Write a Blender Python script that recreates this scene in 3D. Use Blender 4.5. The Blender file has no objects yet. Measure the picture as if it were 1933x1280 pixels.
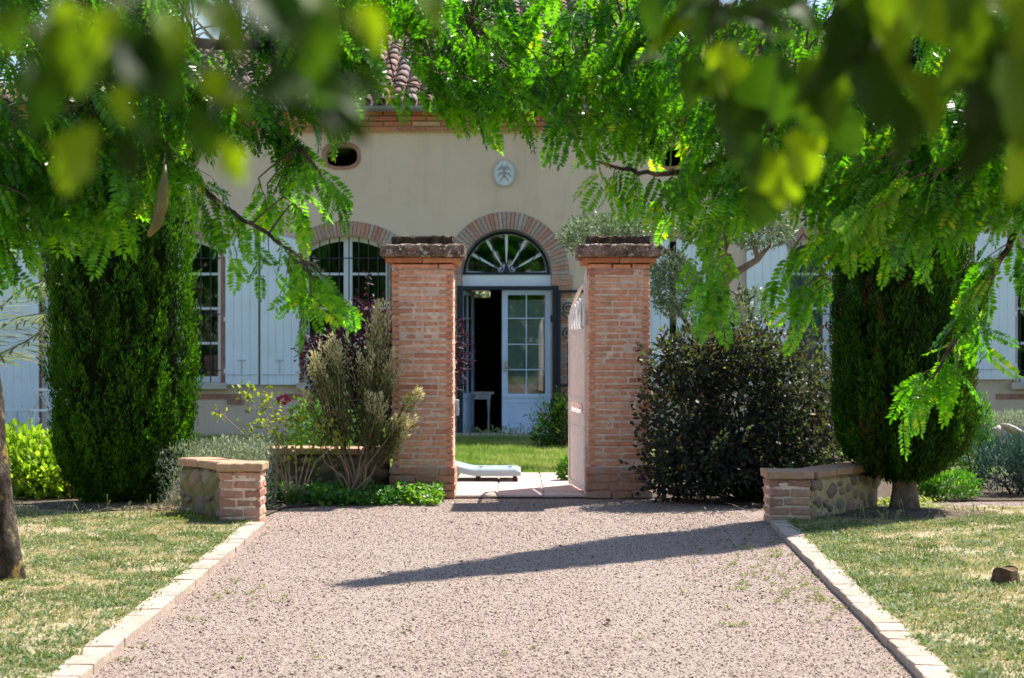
import bpy, bmesh, math
import numpy as np
from mathutils import Vector, Matrix, noise as mnoise

rng = np.random.default_rng(11)
scene = bpy.context.scene
COL = scene.collection

# ------------------------------------------------------------------ camera, sky, sun, exposure
F, CX, HY, CH = 3440.0, 966.5, 646.0, 1.376      # survey of the photograph: focal (px), centre, horizon, eye height
cam = bpy.data.cameras.new("camera")
cam.sensor_width = 36.0
cam.lens = F / 1933.0 * 36.0
cam.clip_start, cam.clip_end = 0.05, 3000
cam.dof.use_dof = True
cam.dof.focus_distance = 11.5
cam.dof.aperture_fstop = 4.4
cam_ob = bpy.data.objects.new("camera", cam)
COL.objects.link(cam_ob)
cam_ob.location = (0, 0, CH)
cam_ob.rotation_euler = (math.radians(90.1), 0, 0)
scene.camera = cam_ob

SUN_AZ, SUN_EL = math.radians(44), math.radians(55)   # azimuth from +Y towards +X: behind the house, to the right
to_sun = Vector((math.sin(SUN_AZ) * math.cos(SUN_EL), math.cos(SUN_AZ) * math.cos(SUN_EL), math.sin(SUN_EL)))
world = bpy.data.worlds.new("World")
scene.world = world
world.use_nodes = True
nt = world.node_tree
sky = nt.nodes.new("ShaderNodeTexSky")
sky.sky_type = 'NISHITA'
sky.sun_disc = False
sky.sun_elevation = SUN_EL
sky.sun_rotation = SUN_AZ
sky.air_density, sky.dust_density = 1.0, 0.6
nt.links.new(sky.outputs[0], nt.nodes["Background"].inputs[0])
nt.nodes["Background"].inputs[1].default_value = 0.105
sun = bpy.data.lights.new("sun", 'SUN')
sun.energy = 5.0
sun.angle = math.radians(0.5)
sun.color = (1.0, 0.95, 0.86)
sun_ob = bpy.data.objects.new("sun", sun)
COL.objects.link(sun_ob)
sun_ob.rotation_euler = to_sun.to_track_quat('Z', 'Y').to_euler()
sun_ob.location = (20, 20, 30)
scene.view_settings.view_transform = 'Standard'
scene.view_settings.look = 'None'
scene.view_settings.gamma = 1.0
scene.view_settings.use_curve_mapping = False
scene.view_settings.exposure = 1.1
scene.cycles.use_denoising = True
scene.cycles.max_bounces = 10
scene.cycles.transparent_max_bounces = 12

# ------------------------------------------------------------------ helpers
def px(x, y, d):
    """world point seen at photo pixel x,y when it stands d metres from the camera"""
    return np.array([(x - CX) * d / F, d, CH - (y - HY) * d / F])

def unit(v):
    v = np.asarray(v, float)
    n = np.linalg.norm(v, axis=-1, keepdims=True)
    return v / np.maximum(n, 1e-9)

def vnoise(p, s=1.0, seed=0.0):
    """cheap smooth pseudo noise in 0..1 from sums of sines, vectorised"""
    p = np.asarray(p, float) / s
    x, y = p[..., 0] + seed * 1.7, p[..., 1] - seed * 2.3
    v = (np.sin(x * 1.9 + 1.3 * np.sin(y * 1.1)) + np.sin(y * 2.3 + 1.7 * np.sin(x * 0.9 + 1))
         + 0.6 * np.sin(x * 4.7 + y * 3.1) + 0.5 * np.sin(y * 6.1 - x * 4.3 + 2))
    return np.clip(0.5 + v / 5.2, 0, 1)

def mesh_np(name, V, quads=None, tris=None, rnd=None, smooth=False):
    V = np.asarray(V, np.float32).reshape(-1, 3)
    me = bpy.data.meshes.new(name)
    loops, starts = [], []
    n = 0
    if quads is not None and len(quads):
        q = np.asarray(quads, np.int32).reshape(-1, 4)
        loops.append(q.ravel()); starts.append(np.arange(len(q)) * 4 + n); n += q.size
    if tris is not None and len(tris):
        t = np.asarray(tris, np.int32).reshape(-1, 3)
        loops.append(t.ravel()); starts.append(np.arange(len(t)) * 3 + n); n += t.size
    loops = np.concatenate(loops); starts = np.concatenate(starts).astype(np.int32)
    me.vertices.add(len(V)); me.vertices.foreach_set("co", V.ravel())
    me.loops.add(len(loops)); me.loops.foreach_set("vertex_index", loops)
    me.polygons.add(len(starts)); me.polygons.foreach_set("loop_start", starts)
    if rnd is not None:
        a = me.attributes.new("rnd", 'FLOAT', 'POINT')
        a.data.foreach_set("value", np.asarray(rnd, np.float32))
    me.update(calc_edges=True)
    if smooth:
        me.polygons.foreach_set("use_smooth", np.ones(len(starts), bool))
    return me

class MB:
    """collects shapes and becomes ONE mesh"""
    def __init__(s): s.v = []; s.f = []; s.n = 0
    def add(s, V, faces):
        s.v.extend([tuple(p) for p in V])
        s.f.extend([tuple(i + s.n for i in f) for f in faces])
        s.n += len(V)
        return s
    def box(s, x0, x1, y0, y1, z0, z1, M=None):
        V = [(x, y, z) for z in (z0, z1) for y in (y0, y1) for x in (x0, x1)]
        if M is not None: V = [tuple(M @ Vector(p)) for p in V]
        return s.add(V, [(0, 2, 3, 1), (4, 5, 7, 6), (0, 1, 5, 4), (2, 6, 7, 3), (0, 4, 6, 2), (1, 3, 7, 5)])
    def tube(s, pts, rad, n=6, cap=True):
        pts = [Vector(p) for p in pts]
        if not hasattr(rad, '__len__'): rad = [rad] * len(pts)
        t0 = (pts[1] - pts[0]).normalized()
        up = Vector((0, 0, 1)) if abs(t0.z) < .9 else Vector((1, 0, 0))
        u = t0.cross(up).normalized()
        V = []
        for i, p in enumerate(pts):
            a = pts[max(i - 1, 0)]; b = pts[min(i + 1, len(pts) - 1)]
            t = (b - a)
            t = t.normalized() if t.length > 1e-9 else t0
            u = (u - t * u.dot(t))
            u = u.normalized() if u.length > 1e-6 else t.orthogonal().normalized()
            w = t.cross(u)
            for k in range(n):
                ang = 2 * math.pi * k / n
                V.append(p + (u * math.cos(ang) + w * math.sin(ang)) * rad[i])
        Fc = []
        for i in range(len(pts) - 1):
            for k in range(n):
                a = i * n + k; b = i * n + (k + 1) % n
                Fc.append((a, b, b + n, a + n))
        if cap:
            Fc.append(tuple(range(n - 1, -1, -1)))
            Fc.append(tuple((len(pts) - 1) * n + k for k in range(n)))
        return s.add(V, Fc)
    def mesh(s, name, smooth=False):
        me = bpy.data.meshes.new(name)
        me.from_pydata(s.v, [], s.f)
        if smooth:
            me.polygons.foreach_set("use_smooth", np.ones(len(me.polygons), bool))
        me.update()
        return me

def plate(name, outer, holes, y0, t):
    """outline with holes in the XZ plane, from y0 back to y0+t, as one mesh"""
    cu = bpy.data.curves.new(name, 'CURVE')
    cu.dimensions = '2D'; cu.fill_mode = 'BOTH'; cu.extrude = t / 2
    for ring in [outer] + list(holes):
        sp = cu.splines.new('POLY'); sp.points.add(len(ring) - 1)
        for p, q in zip(sp.points, ring): p.co = (q[0], q[1], 0, 1)
        sp.use_cyclic_u = True
    ob = bpy.data.objects.new("tmp", cu); COL.objects.link(ob)
    dg = bpy.context.evaluated_depsgraph_get()
    me = bpy.data.meshes.new_from_object(ob.evaluated_get(dg))
    bpy.data.objects.remove(ob); bpy.data.curves.remove(cu)
    co = np.empty(len(me.vertices) * 3, np.float32); me.vertices.foreach_get("co", co)
    co = co.reshape(-1, 3)
    new = np.stack([co[:, 0], co[:, 2] + y0 + t / 2, co[:, 1]], 1)
    me.vertices.foreach_set("co", new.ravel()); me.flip_normals(); me.update()
    me.name = name
    me.materials.clear()
    return me

def bevel_box(name, sx, sy, sz, bev=.006, jit=.004, seed=0):
    r = np.random.default_rng(seed)
    bm = bmesh.new(); bmesh.ops.create_cube(bm, size=1.0)
    for v in bm.verts: v.co = Vector((v.co.x * sx, v.co.y * sy, v.co.z * sz))
    bmesh.ops.bevel(bm, geom=list(bm.edges), offset=bev, segments=1, affect='EDGES')
    for v in bm.verts: v.co += Vector(r.uniform(-jit, jit, 3))
    me = bpy.data.meshes.new(name); bm.to_mesh(me); bm.free()
    return me

def rough_box(name, x0, x1, y0, y1, z0, z1, step=.05, amp=.012, scale=.12, seed=0):
    """weathered slab: a box with a fine skin pushed in and out by noise"""
    bm = bmesh.new(); bmesh.ops.create_cube(bm, size=1.0)
    c = Vector(((x0 + x1) / 2, (y0 + y1) / 2, (z0 + z1) / 2)); d = Vector((x1 - x0, y1 - y0, z1 - z0))
    for v in bm.verts: v.co = Vector((v.co.x * d.x, v.co.y * d.y, v.co.z * d.z))
    bmesh.ops.bevel(bm, geom=list(bm.edges), offset=min(d) * .12, segments=1, affect='EDGES')
    for _ in range(6):
        long = [e for e in bm.edges if e.calc_length() > step]
        if not long: break
        bmesh.ops.subdivide_edges(bm, edges=long, cuts=1, use_grid_fill=True)
        if len(bm.verts) > 4000: break
    for v in bm.verts:
        p = (v.co + c) / scale + Vector((seed * 3.1, 0, 0))
        v.co += mnoise.noise_vector(p) * amp + mnoise.noise_vector(p * 2.7) * amp * .5
        v.co += c
    me = bpy.data.meshes.new(name); bm.to_mesh(me); bm.free()
    return me

def setp(o, label=None, category=None, group=None, kind=None):
    if label: o["label"] = label
    if category: o["category"] = category
    if group: o["group"] = group
    if kind: o["kind"] = kind
    return o

def thing(name, loc, label, category, group=None):
    o = bpy.data.objects.new(name, None); COL.objects.link(o)
    o.location = loc; o.empty_display_size = .2
    return setp(o, label, category, group)

def solo(name, me, mat, label=None, category=None, group=None, kind=None):
    o = bpy.data.objects.new(name, me); COL.objects.link(o)
    if mat is not None and not len(me.materials): me.materials.append(mat)
    return setp(o, label, category, group, kind)

def part(name, me, mat, parent, M=None, kind=None, label=None, local=False):
    """a child of a thing; mesh (or matrix M) in world space, unless local (a sub-part of a part)"""
    o = bpy.data.objects.new(name, me); COL.objects.link(o)
    if mat is not None and not len(me.materials): me.materials.append(mat)
    o.parent = parent
    if not local: o.matrix_parent_inverse = Matrix.Translation(-Vector(parent.location))
    if M is not None: o.matrix_basis = M
    if kind: o["kind"] = kind
    if label: o["label"] = label
    return o

def T(x, y, z): return Matrix.Translation((x, y, z))
def RZ(a): return Matrix.Rotation(a, 4, 'Z')
def S(x, y, z): return Matrix.Diagonal((x, y, z, 1))

# ------------------------------------------------------------------ materials
class NT:
    def __init__(s, name):
        s.m = bpy.data.materials.new(name); s.m.use_nodes = True
        s.t = s.m.node_tree; s.b = s.t.nodes["Principled BSDF"]; s.out = s.t.nodes["Material Output"]
    def n(s, typ, **kw):
        nd = s.t.nodes.new(typ)
        for k, v in kw.items():
            if hasattr(nd, k): setattr(nd, k, v)
            else: nd.inputs[k.replace('_', ' ')].default_value = v
        return nd
    def l(s, a, b): s.t.links.new(a, b)
    def pos(s): 
        return s.n("ShaderNodeNewGeometry").outputs["Position"]
    def noise(s, scale, detail=4, rough=.55, vec=None):
        nd = s.n("ShaderNodeTexNoise"); nd.inputs["Scale"].default_value = scale
        nd.inputs["Detail"].default_value = detail; nd.inputs["Roughness"].default_value = rough
        s.l(vec if vec is not None else s.pos(), nd.inputs["Vector"])
        return nd.outputs["Fac"]
    def ramp(s, fac, stops):
        r = s.n("ShaderNodeValToRGB")
        el = r.color_ramp.elements
        el[0].position, el[0].color = stops[0][0], (*stops[0][1], 1)
        el[1].position, el[1].color = stops[-1][0], (*stops[-1][1], 1)
        for p, c in stops[1:-1]:
            e = el.new(p); e.color = (*c, 1)
        s.l(fac, r.inputs[0]); return r.outputs[0]
    def mix(s, fac, a, b, mode='MIX'):
        m = s.n("ShaderNodeMix"); m.data_type = 'RGBA'; m.blend_type = mode
        for v, sock in ((fac, m.inputs[0]), (a, m.inputs[6]), (b, m.inputs[7])):
            if isinstance(v, (int, float)): sock.default_value = v
            elif isinstance(v, tuple): sock.default_value = (*v, 1)
            else: s.l(v, sock)
        return m.outputs[2]
    def rng(s, fac, a, b, c=0., d=1.):
        m = s.n("ShaderNodeMapRange"); m.inputs[1].default_value = a; m.inputs[2].default_value = b
        m.inputs[3].default_value = c; m.inputs[4].default_value = d
        s.l(fac, m.inputs[0]); return m.outputs[0]
    def math(s, op, a, b):
        m = s.n("ShaderNodeMath"); m.operation = op
        for v, i in ((a, 0), (b, 1)):
            if isinstance(v, (int, float)): m.inputs[i].default_value = v
            else: s.l(v, m.inputs[i])
        return m.outputs[0]
    def bump(s, h, strength=.5, dist=.01):
        b = s.n("ShaderNodeBump"); b.inputs["Strength"].default_value = strength; b.inputs["Distance"].default_value = dist
        s.l(h, b.inputs["Height"]); s.l(b.outputs[0], s.b.inputs["Normal"])
    def done(s, color, rough=.8, spec=.25, metal=0.):
        if isinstance(color, tuple): s.b.inputs["Base Color"].default_value = (*color, 1)
        else: s.l(color, s.b.inputs["Base Color"])
        s.b.inputs["Roughness"].default_value = rough
        s.b.inputs["Specular IOR Level"].default_value = spec
        s.b.inputs["Metallic"].default_value = metal
        return s.m

def plain(name, col, rough=.7, spec=.3, metal=0., vary=.12, scale=6., bump=.0, bscale=40):
    k = NT(name)
    dark = tuple(c * (1 - vary) for c in col); lite = tuple(min(1, c * (1 + vary)) for c in col)
    c = k.ramp(k.noise(scale), [(.3, dark), (.7, lite)])
    if bump: k.bump(k.noise(bscale, 5), bump, .01)
    return k.done(c, rough, spec, metal)

def brick_mat(name, cols, mortar, smear=.5, spread=.10, scale=9., rough=.9):
    """brick whose tone differs from piece to piece, with lime mortar smeared over parts of it"""
    k = NT(name)
    oi = k.n("ShaderNodeObjectInfo")
    base = k.ramp(oi.outputs["Random"], [(i / (len(cols) - 1), c) for i, c in enumerate(cols)])
    n1 = k.noise(30, 5)
    base = k.mix(.55, base, k.ramp(n1, [(.3, (.35, .35, .35)), (.75, (1, 1, 1))]), 'MULTIPLY')
    base = k.mix(1.0, base, (1.35, 1.35, 1.35), 'MULTIPLY')
    sm = k.rng(k.noise(scale, 6, .65), smear, smear + spread)
    c = k.mix(sm, base, mortar)
    grime = k.rng(k.noise(3.1, 4), .58, .78, 0, .45)
    c = k.mix(grime, c, (.10, .085, .07))
    k.bump(k.noise(55, 6, .7), .55, .012)
    return k.done(c, rough, .15)

def leaf_mat(name, stops, trans=.45, rough=.4, spec=.5, tcol=None, vary=.25):
    """leaves: colour differs from leaf to leaf (rnd), and sun comes through them"""
    k = NT(name)
    at = k.n("ShaderNodeAttribute"); at.attribute_name = "rnd"
    oi = k.n("ShaderNodeObjectInfo")
    f = k.math('ADD', at.outputs["Fac"], k.math('MULTIPLY', k.math('SUBTRACT', oi.outputs["Random"], .5), vary))
    c = k.ramp(f, stops)
    k.done(c, rough, spec)
    tr = k.n("ShaderNodeBsdfTranslucent")
    tc = k.mix(1.0, c, tcol or (1.5, 1.7, .7), 'MULTIPLY')
    k.l(tc, tr.inputs["Color"])
    ms = k.n("ShaderNodeMixShader"); ms.inputs[0].default_value = trans
    k.l(k.b.outputs[0], ms.inputs[1]); k.l(tr.outputs[0], ms.inputs[2]); k.l(ms.outputs[0], k.out.inputs[0])
    return k.m

MAT = {}
# rendered facade
k = NT("lime_render")
c = k.ramp(k.noise(1.3, 6), [(.3, (.66, .515, .39)), (.7, (.73, .58, .45))])
mp = k.n("ShaderNodeMapping"); mp.inputs["Scale"].default_value = (5.5, 1, .45); k.l(k.pos(), mp.inputs["Vector"])
c = k.mix(k.rng(k.noise(1.0, 6, .65, mp.outputs[0]), .52, .78, 0, .35), c, (.38, .31, .25))        # rain streaks
c = k.mix(k.rng(k.noise(2.1, 3, .5), .60, .66, 0, .22), c, (.68, .59, .49))                         # patched areas
c = k.mix(k.rng(k.noise(7, 6, .7), .55, .8, 0, .3), c, (.48, .39, .31))
k.bump(k.noise(90, 4), .25, .006)
MAT['render'] = k.done(c, .95, .1)
MAT['pillar_brick'] = brick_mat("pillar_brick", [(.62, .265, .15), (.72, .34, .205), (.66, .29, .17), (.74, .40, .26), (.52, .21, .13)], (.76, .58, .46), .52, .20, 13)
MAT['plinth_brick'] = brick_mat("plinth_brick", [(.48, .21, .125), (.55, .27, .17), (.43, .19, .12)], (.44, .38, .32), .48, .16, 6)
MAT['short_brick'] = brick_mat("short_brick", [(.40, .19, .14), (.44, .24, .18), (.50, .31, .22), (.32, .16, .12)], (.46, .38, .28), .54, .16, 14)
MAT['arch_brick'] = brick_mat("arch_brick", [(.42, .20, .15), (.50, .27, .20), (.40, .30, .26), (.46, .38, .33), (.48, .22, .15)], (.45, .38, .33), .66, .1, 12)
MAT['cornice_brick'] = brick_mat("cornice_brick", [(.44, .17, .09), (.50, .21, .11), (.38, .15, .09), (.55, .33, .2)], (.5, .4, .3), .75, .1, 12)
MAT['kerb_brick'] = brick_mat("kerb_brick", [(.38, .29, .23), (.45, .36, .29), (.36, .28, .24), (.42, .34, .27)], (.36, .32, .26), .56, .15, 13)
MAT['coping_brick'] = brick_mat("coping_brick", [(.40, .24, .17), (.44, .28, .18), (.36, .2, .15)], (.42, .33, .14), .52, .12, 11)
MAT['mortar'] = plain("mortar", (.74, .57, .455), .95, .1, 0, .2, 16, .5, 60)
MAT['yellow_mortar'] = plain("yellow_mortar", (.44, .35, .20), .95, .1, 0, .25, 12, .5, 60)
MAT['moss_mortar'] = plain("moss_mortar", (.20, .17, .08), .95, .1, 0, .3, 12, .5, 60)
MAT['dark_mortar'] = plain("dark_mortar", (.13, .10, .07), .95, .1, 0, .3, 12, .5, 60)  # dark tone carries the shade on the wall behind the heather
MAT['jamb'] = plain("jamb_brick", (.40, .20, .15), .9, .1, 0, .25, 14, .3)
# weathered cap stone with lichen
k = NT("cap_stone")
c = k.ramp(k.noise(9, 6, .7), [(.36, (.06, .04, .032)), (.54, (.24, .155, .115)), (.72, (.42, .31, .25))])
c = k.mix(k.rng(k.noise(26, 5, .7), .55, .62), c, (.60, .55, .48))
c = k.mix(k.rng(k.noise(15, 5, .6), .64, .72, 0, .8), c, (.42, .26, .05))
k.bump(k.noise(40, 6, .7), .8, .02)
MAT['cap_stone'] = k.done(c, .95, .1)
k = NT("mossy_stone")
c = k.ramp(k.noise(16, 6, .7), [(.35, (.025, .02, .016)), (.6, (.09, .065, .05)), (.78, (.28, .2, .12))])
c = k.mix(k.rng(k.noise(11, 4), .6, .7, 0, .8), c, (.30, .19, .04))
k.bump(k.noise(45, 6, .7), .9, .02)
MAT['moss_stone'] = k.done(c, .95, .1)
MAT['corbel'] = brick_mat("corbel_brick", [(.50, .20, .09), (.46, .18, .09), (.54, .24, .12)], (.5, .36, .28), .62, .1, 8)
MAT['pebble'] = brick_mat("pebble_stone", [(.24, .175, .13), (.17, .14, .12), (.28, .19, .14), (.30, .25, .18), (.20, .15, .12)], (.40, .32, .20), .64, .1, 20, .8)
MAT['pale_rock'] = brick_mat("pale_rock", [(.40, .35, .29), (.48, .42, .35), (.33, .29, .25)], (.42, .37, .3), .6, .1, 20)
MAT['iron'] = plain("dark_iron", (.012, .018, .032), .5, .4, 0, .2)
MAT['white_paint'] = plain("shutter_paint", (.77, .84, .93), .55, .35, 0, .04, 3, .05, 60)
MAT['frame_paint'] = plain("frame_paint", (.76, .82, .88), .5, .4, 0, .04)
MAT['door_paint'] = plain("door_paint", (.54, .67, .86), .45, .4, 0, .04)
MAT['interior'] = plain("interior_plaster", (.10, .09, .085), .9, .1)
MAT['lintel'] = plain("stone_sill", (.52, .47, .40), .9, .15, 0, .12, 8, .3)
MAT['zinc'] = plain("zinc_gutter", (.28, .31, .35), .45, .5, .6, .15)
MAT['gate_paint'] = plain("pale_gate_paint", (.80, .69, .64), .5, .4, 0, .12, 20, .15)
MAT['gate_edge'] = plain("weathered_gate_edge", (.46, .40, .38), .6, .3, 0, .2, 12)
MAT['white_metal'] = plain("white_metal", (.78, .80, .82), .4, .5, 0, .04)
MAT['plastic'] = plain("white_plastic", (.36, .45, .52), .35, .5, 0, .03)
MAT['dark_rubber'] = plain("dark_foot", (.06, .035, .025), .8, .2)
MAT['bark'] = None
k = NT("locust_bark")
c = k.ramp(k.noise(14, 6, .7), [(.35, (.03, .024, .018)), (.55, (.11, .085, .065)), (.75, (.28, .25, .21))])
c = k.mix(k.rng(k.noise(7, 5, .65), .56, .64, 0, .85), c, (.34, .24, .045))
k.bump(k.noise(30, 6, .7), 1.0, .03)
MAT['bark'] = k.done(c, .95, .1)
MAT['cypress_bark'] = plain("cypress_bark", (.20, .14, .10), .95, .1, 0, .4, 12, .9, 28)
MAT['twig'] = plain("twig_bark", (.12, .08, .05), .8, .2, 0, .3, 20)
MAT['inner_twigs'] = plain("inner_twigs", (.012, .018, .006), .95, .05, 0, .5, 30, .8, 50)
MAT['dark_twig'] = plain("dark_twig", (.05, .045, .025), .8, .2, 0, .3, 20)
MAT['pale_twig'] = plain("pale_twig", (.34, .25, .16), .85, .2, 0, .3, 20)
MAT['pod'] = plain("seed_pod", (.12, .105, .02), .45, .4, 0, .3, 20)
# glass that both mirrors the garden and lets the dark room show
k = NT("window_glass")
gl = k.n("ShaderNodeBsdfGlossy"); gl.inputs["Roughness"].default_value = .02; gl.inputs["Color"].default_value = (.92, .97, 1, 1)
tp = k.n("ShaderNodeBsdfTransparent"); tp.inputs["Color"].default_value = (.80, .85, .84, 1)
fr = k.n("ShaderNodeFresnel"); fr.inputs["IOR"].default_value = 1.75
ms = k.n("ShaderNodeMixShader")
k.l(fr.outputs[0], ms.inputs[0]); k.l(tp.outputs[0], ms.inputs[1]); k.l(gl.outputs[0], ms.inputs[2]); k.l(ms.outputs[0], k.out.inputs[0])
MAT['glass'] = k.m
MAT['curtain'] = plain("net_curtain", (.55, .60, .66), .9, .1, 0, .1, 20)
# roof tiles
k = NT("canal_tile")
oi = k.n("ShaderNodeObjectInfo")
at = k.n("ShaderNodeAttribute"); at.attribute_name = "rnd"
f = k.math('FRACT', k.math('ADD', oi.outputs["Random"], at.outputs["Fac"]), 0)
c = k.ramp(f, [(0, (.30, .18, .14)), (.35, (.40, .27, .22)), (.7, (.36, .27, .24)), (1, (.44, .26, .18))])
c = k.mix(k.rng(k.noise(14, 6, .7), .55, .68, 0, .8), c, (.46, .41, .37))
c = k.mix(k.rng(k.noise(9, 5, .7), .60, .7, 0, .7), c, (.10, .085, .075))
k.bump(k.noise(50, 5), .4, .01)
MAT['tile'] = k.done(c, .9, .15)
MAT['tile_bed'] = plain("tile_bed", (.16, .10, .08), .95, .1, 0, .3, 8)
# grounds
k = NT("pink_gravel")
vo = k.n("ShaderNodeTexVoronoi"); vo.inputs["Scale"].default_value = 145
k.l(k.pos(), vo.inputs["Vector"])
sep = k.n("ShaderNodeSeparateColor"); k.l(vo.outputs["Color"], sep.inputs[0])
c = k.ramp(sep.outputs[0], [(0, (.14, .08, .064)), (.3, (.35, .25, .205)), (.65, (.48, .37, .315)), (1, (.66, .56, .485))])
c = k.mix(k.rng(k.noise(1.1, 5), .42, .7, 0, .35), c, (.50, .40, .35))
c = k.mix(k.rng(k.noise(2.6, 6, .7), .58, .72, 0, .35), c, (.24, .17, .14))
sg = k.n("ShaderNodeSeparateXYZ"); k.l(k.pos(), sg.inputs[0])
trk = k.math('ABSOLUTE', k.math('SUBTRACT', k.math('ABSOLUTE', sg.outputs[0], 0), .72), 0)
trk = k.math('ADD', trk, k.math('MULTIPLY', k.noise(1.7, 4), .5))
c = k.mix(k.rng(trk, .25, .60, .30, 0), c, (.47, .385, .33))       # wheel tracks worn paler
h = k.math('ADD', k.math('MULTIPLY', vo.outputs["Distance"], -.7), k.math('MULTIPLY', k.noise(35, 4), .6))
k.bump(h, 1.0, .018)
MAT['gravel'] = k.done(c, .9, .15)
MAT['grain'] = None
k = NT("gravel_stone")
at = k.n("ShaderNodeAttribute"); at.attribute_name = "rnd"
c = k.ramp(at.outputs["Fac"], [(0, (.09, .055, .05)), (.16, (.19, .12, .098)), (.5, (.37, .27, .225)), (.85, (.50, .395, .335)), (1, (.66, .57, .49))])
MAT['grain'] = k.done(c, .85, .2)
k = NT("dry_lawn_soil")
c = k.ramp(k.noise(2.2, 6, .65), [(.3, (.27, .22, .13)), (.5, (.40, .32, .21)), (.7, (.50, .41, .29))])
c = k.mix(k.rng(k.noise(30, 4), .45, .7, 0, .6), c, (.16, .14, .06))
k.bump(k.noise(40, 5), .8, .02)
MAT['soil'] = k.done(c, .95, .1)
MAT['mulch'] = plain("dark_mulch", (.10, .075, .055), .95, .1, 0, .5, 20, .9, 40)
MAT['field'] = plain("far_field", (.16, .17, .07), .95, .1, 0, .3, .4, .5, 8)
MAT['turf'] = plain("turf_soil", (.12, .15, .05), .95, .1, 0, .4, 6, .6, 30)
MAT['terracotta'] = brick_mat("terracotta_tile", [(.52, .38, .31), (.58, .43, .36), (.54, .42, .36), (.60, .47, .39)], (.6, .5, .44), .6, .2, 5, .75)
MAT['joint'] = plain("tile_joint", (.45, .38, .33), .95, .1)
MAT['stump'] = plain("stump_wood", (.12, .07, .045), .9, .15, 0, .4, 25, .8, 50)
# foliage
MAT['locust_leaf'] = leaf_mat("locust_leaf", [(0, (.016, .075, .004)), (.45, (.062, .21, .007)), (.85, (.14, .34, .012)), (1, (.36, .42, .02))], .60, .27, .5, (1.9, 2.0, .45), .6)
MAT['broad_leaf'] = leaf_mat("broad_leaf", [(0, (.010, .024, .003)), (.4, (.024, .065, .004)), (.7, (.075, .13, .005)), (1, (.17, .26, .006))], .5, .5, .15, (1.9, 1.9, .5), 1.0)  # wide ramp: shaded and sunlit leaf tones put into the colour
MAT['cypress_leaf'] = leaf_mat("cypress_leaf", [(0, (.09, .055, .016)), (.12, (.009, .030, .003)), (.55, (.024, .085, .006)), (1, (.10, .25, .012))], .34, .7, .12, (1.5, 1.6, .5))
MAT['purple_leaf'] = leaf_mat("purple_leaf", [(0, (.055, .030, .050)), (.4, (.038, .046, .048)), (.72, (.050, .085, .040)), (.92, (.13, .14, .035)), (1, (.28, .20, .04))], .42, .5, .25, (1.7, 1.7, .5))
MAT['maple_leaf'] = leaf_mat("maple_leaf", [(0, (.018, .010, .018)), (.8, (.040, .014, .026)), (1, (.13, .03, .05))], .35, .5, .3, (1.8, .8, .9))
MAT['heather_leaf'] = leaf_mat("heather_leaf", [(0, (.04, .075, .014)), (.55, (.11, .155, .035)), (.8, (.36, .36, .15)), (1, (.66, .61, .38))], .3, .8, .2, (1.3, 1.25, .8))
MAT['rose_leaf'] = leaf_mat("rose_leaf", [(0, (.08, .14, .02)), (.6, (.20, .26, .03)), (1, (.42, .36, .04))], .45, .5, .3)
MAT['silver_leaf'] = leaf_mat("silver_leaf", [(0, (.16, .20, .12)), (.6, (.30, .36, .25)), (1, (.48, .53, .42))], .25, .7, .3, (1.1, 1.15, .8))
MAT['olive_leaf'] = leaf_mat("olive_leaf", [(0, (.06, .10, .045)), (.5, (.16, .22, .13)), (1, (.38, .45, .32))], .25, .45, .4, (1.2, 1.3, .7))
MAT['lime_leaf'] = leaf_mat("lime_leaf", [(0, (.14, .24, .02)), (.6, (.30, .42, .035)), (1, (.50, .54, .08))], .45, .5, .3)
MAT['gold_leaf'] = leaf_mat("gold_leaf", [(0, (.14, .15, .02)), (.5, (.36, .27, .03)), (1, (.50, .36, .05))], .4, .5, .3)
MAT['cover_leaf'] = leaf_mat("cover_leaf", [(0, (.03, .11, .012)), (.55, (.065, .21, .02)), (1, (.28, .40, .035))], .4, .45, .4)
MAT['blue_leaf'] = leaf_mat("blue_leaf", [(0, (.02, .06, .05)), (.6, (.05, .11, .09)), (1, (.14, .2, .17))], .25, .6, .3, (1, 1.2, .9))
MAT['palm_leaf'] = leaf_mat("palm_leaf", [(0, (.10, .14, .05)), (.6, (.24, .29, .13)), (1, (.42, .40, .16))], .35, .5, .35, (1.2, 1.2, .6))
MAT['grass'] = leaf_mat("lawn_grass", [(0, (.56, .47, .31)), (.45, (.42, .36, .21)), (.7, (.17, .20, .075)), (1, (.08, .15, .04))], .3, .7, .2, (1.2, 1.3, .6))
MAT['turf_grass'] = leaf_mat("turf_grass", [(0, (.50, .48, .22)), (.4, (.30, .38, .11)), (1, (.15, .28, .05))], .35, .7, .2, (1.2, 1.3, .6))
MAT['petal'] = plain("pink_petal", (.45, .03, .10), .6, .2)

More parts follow.
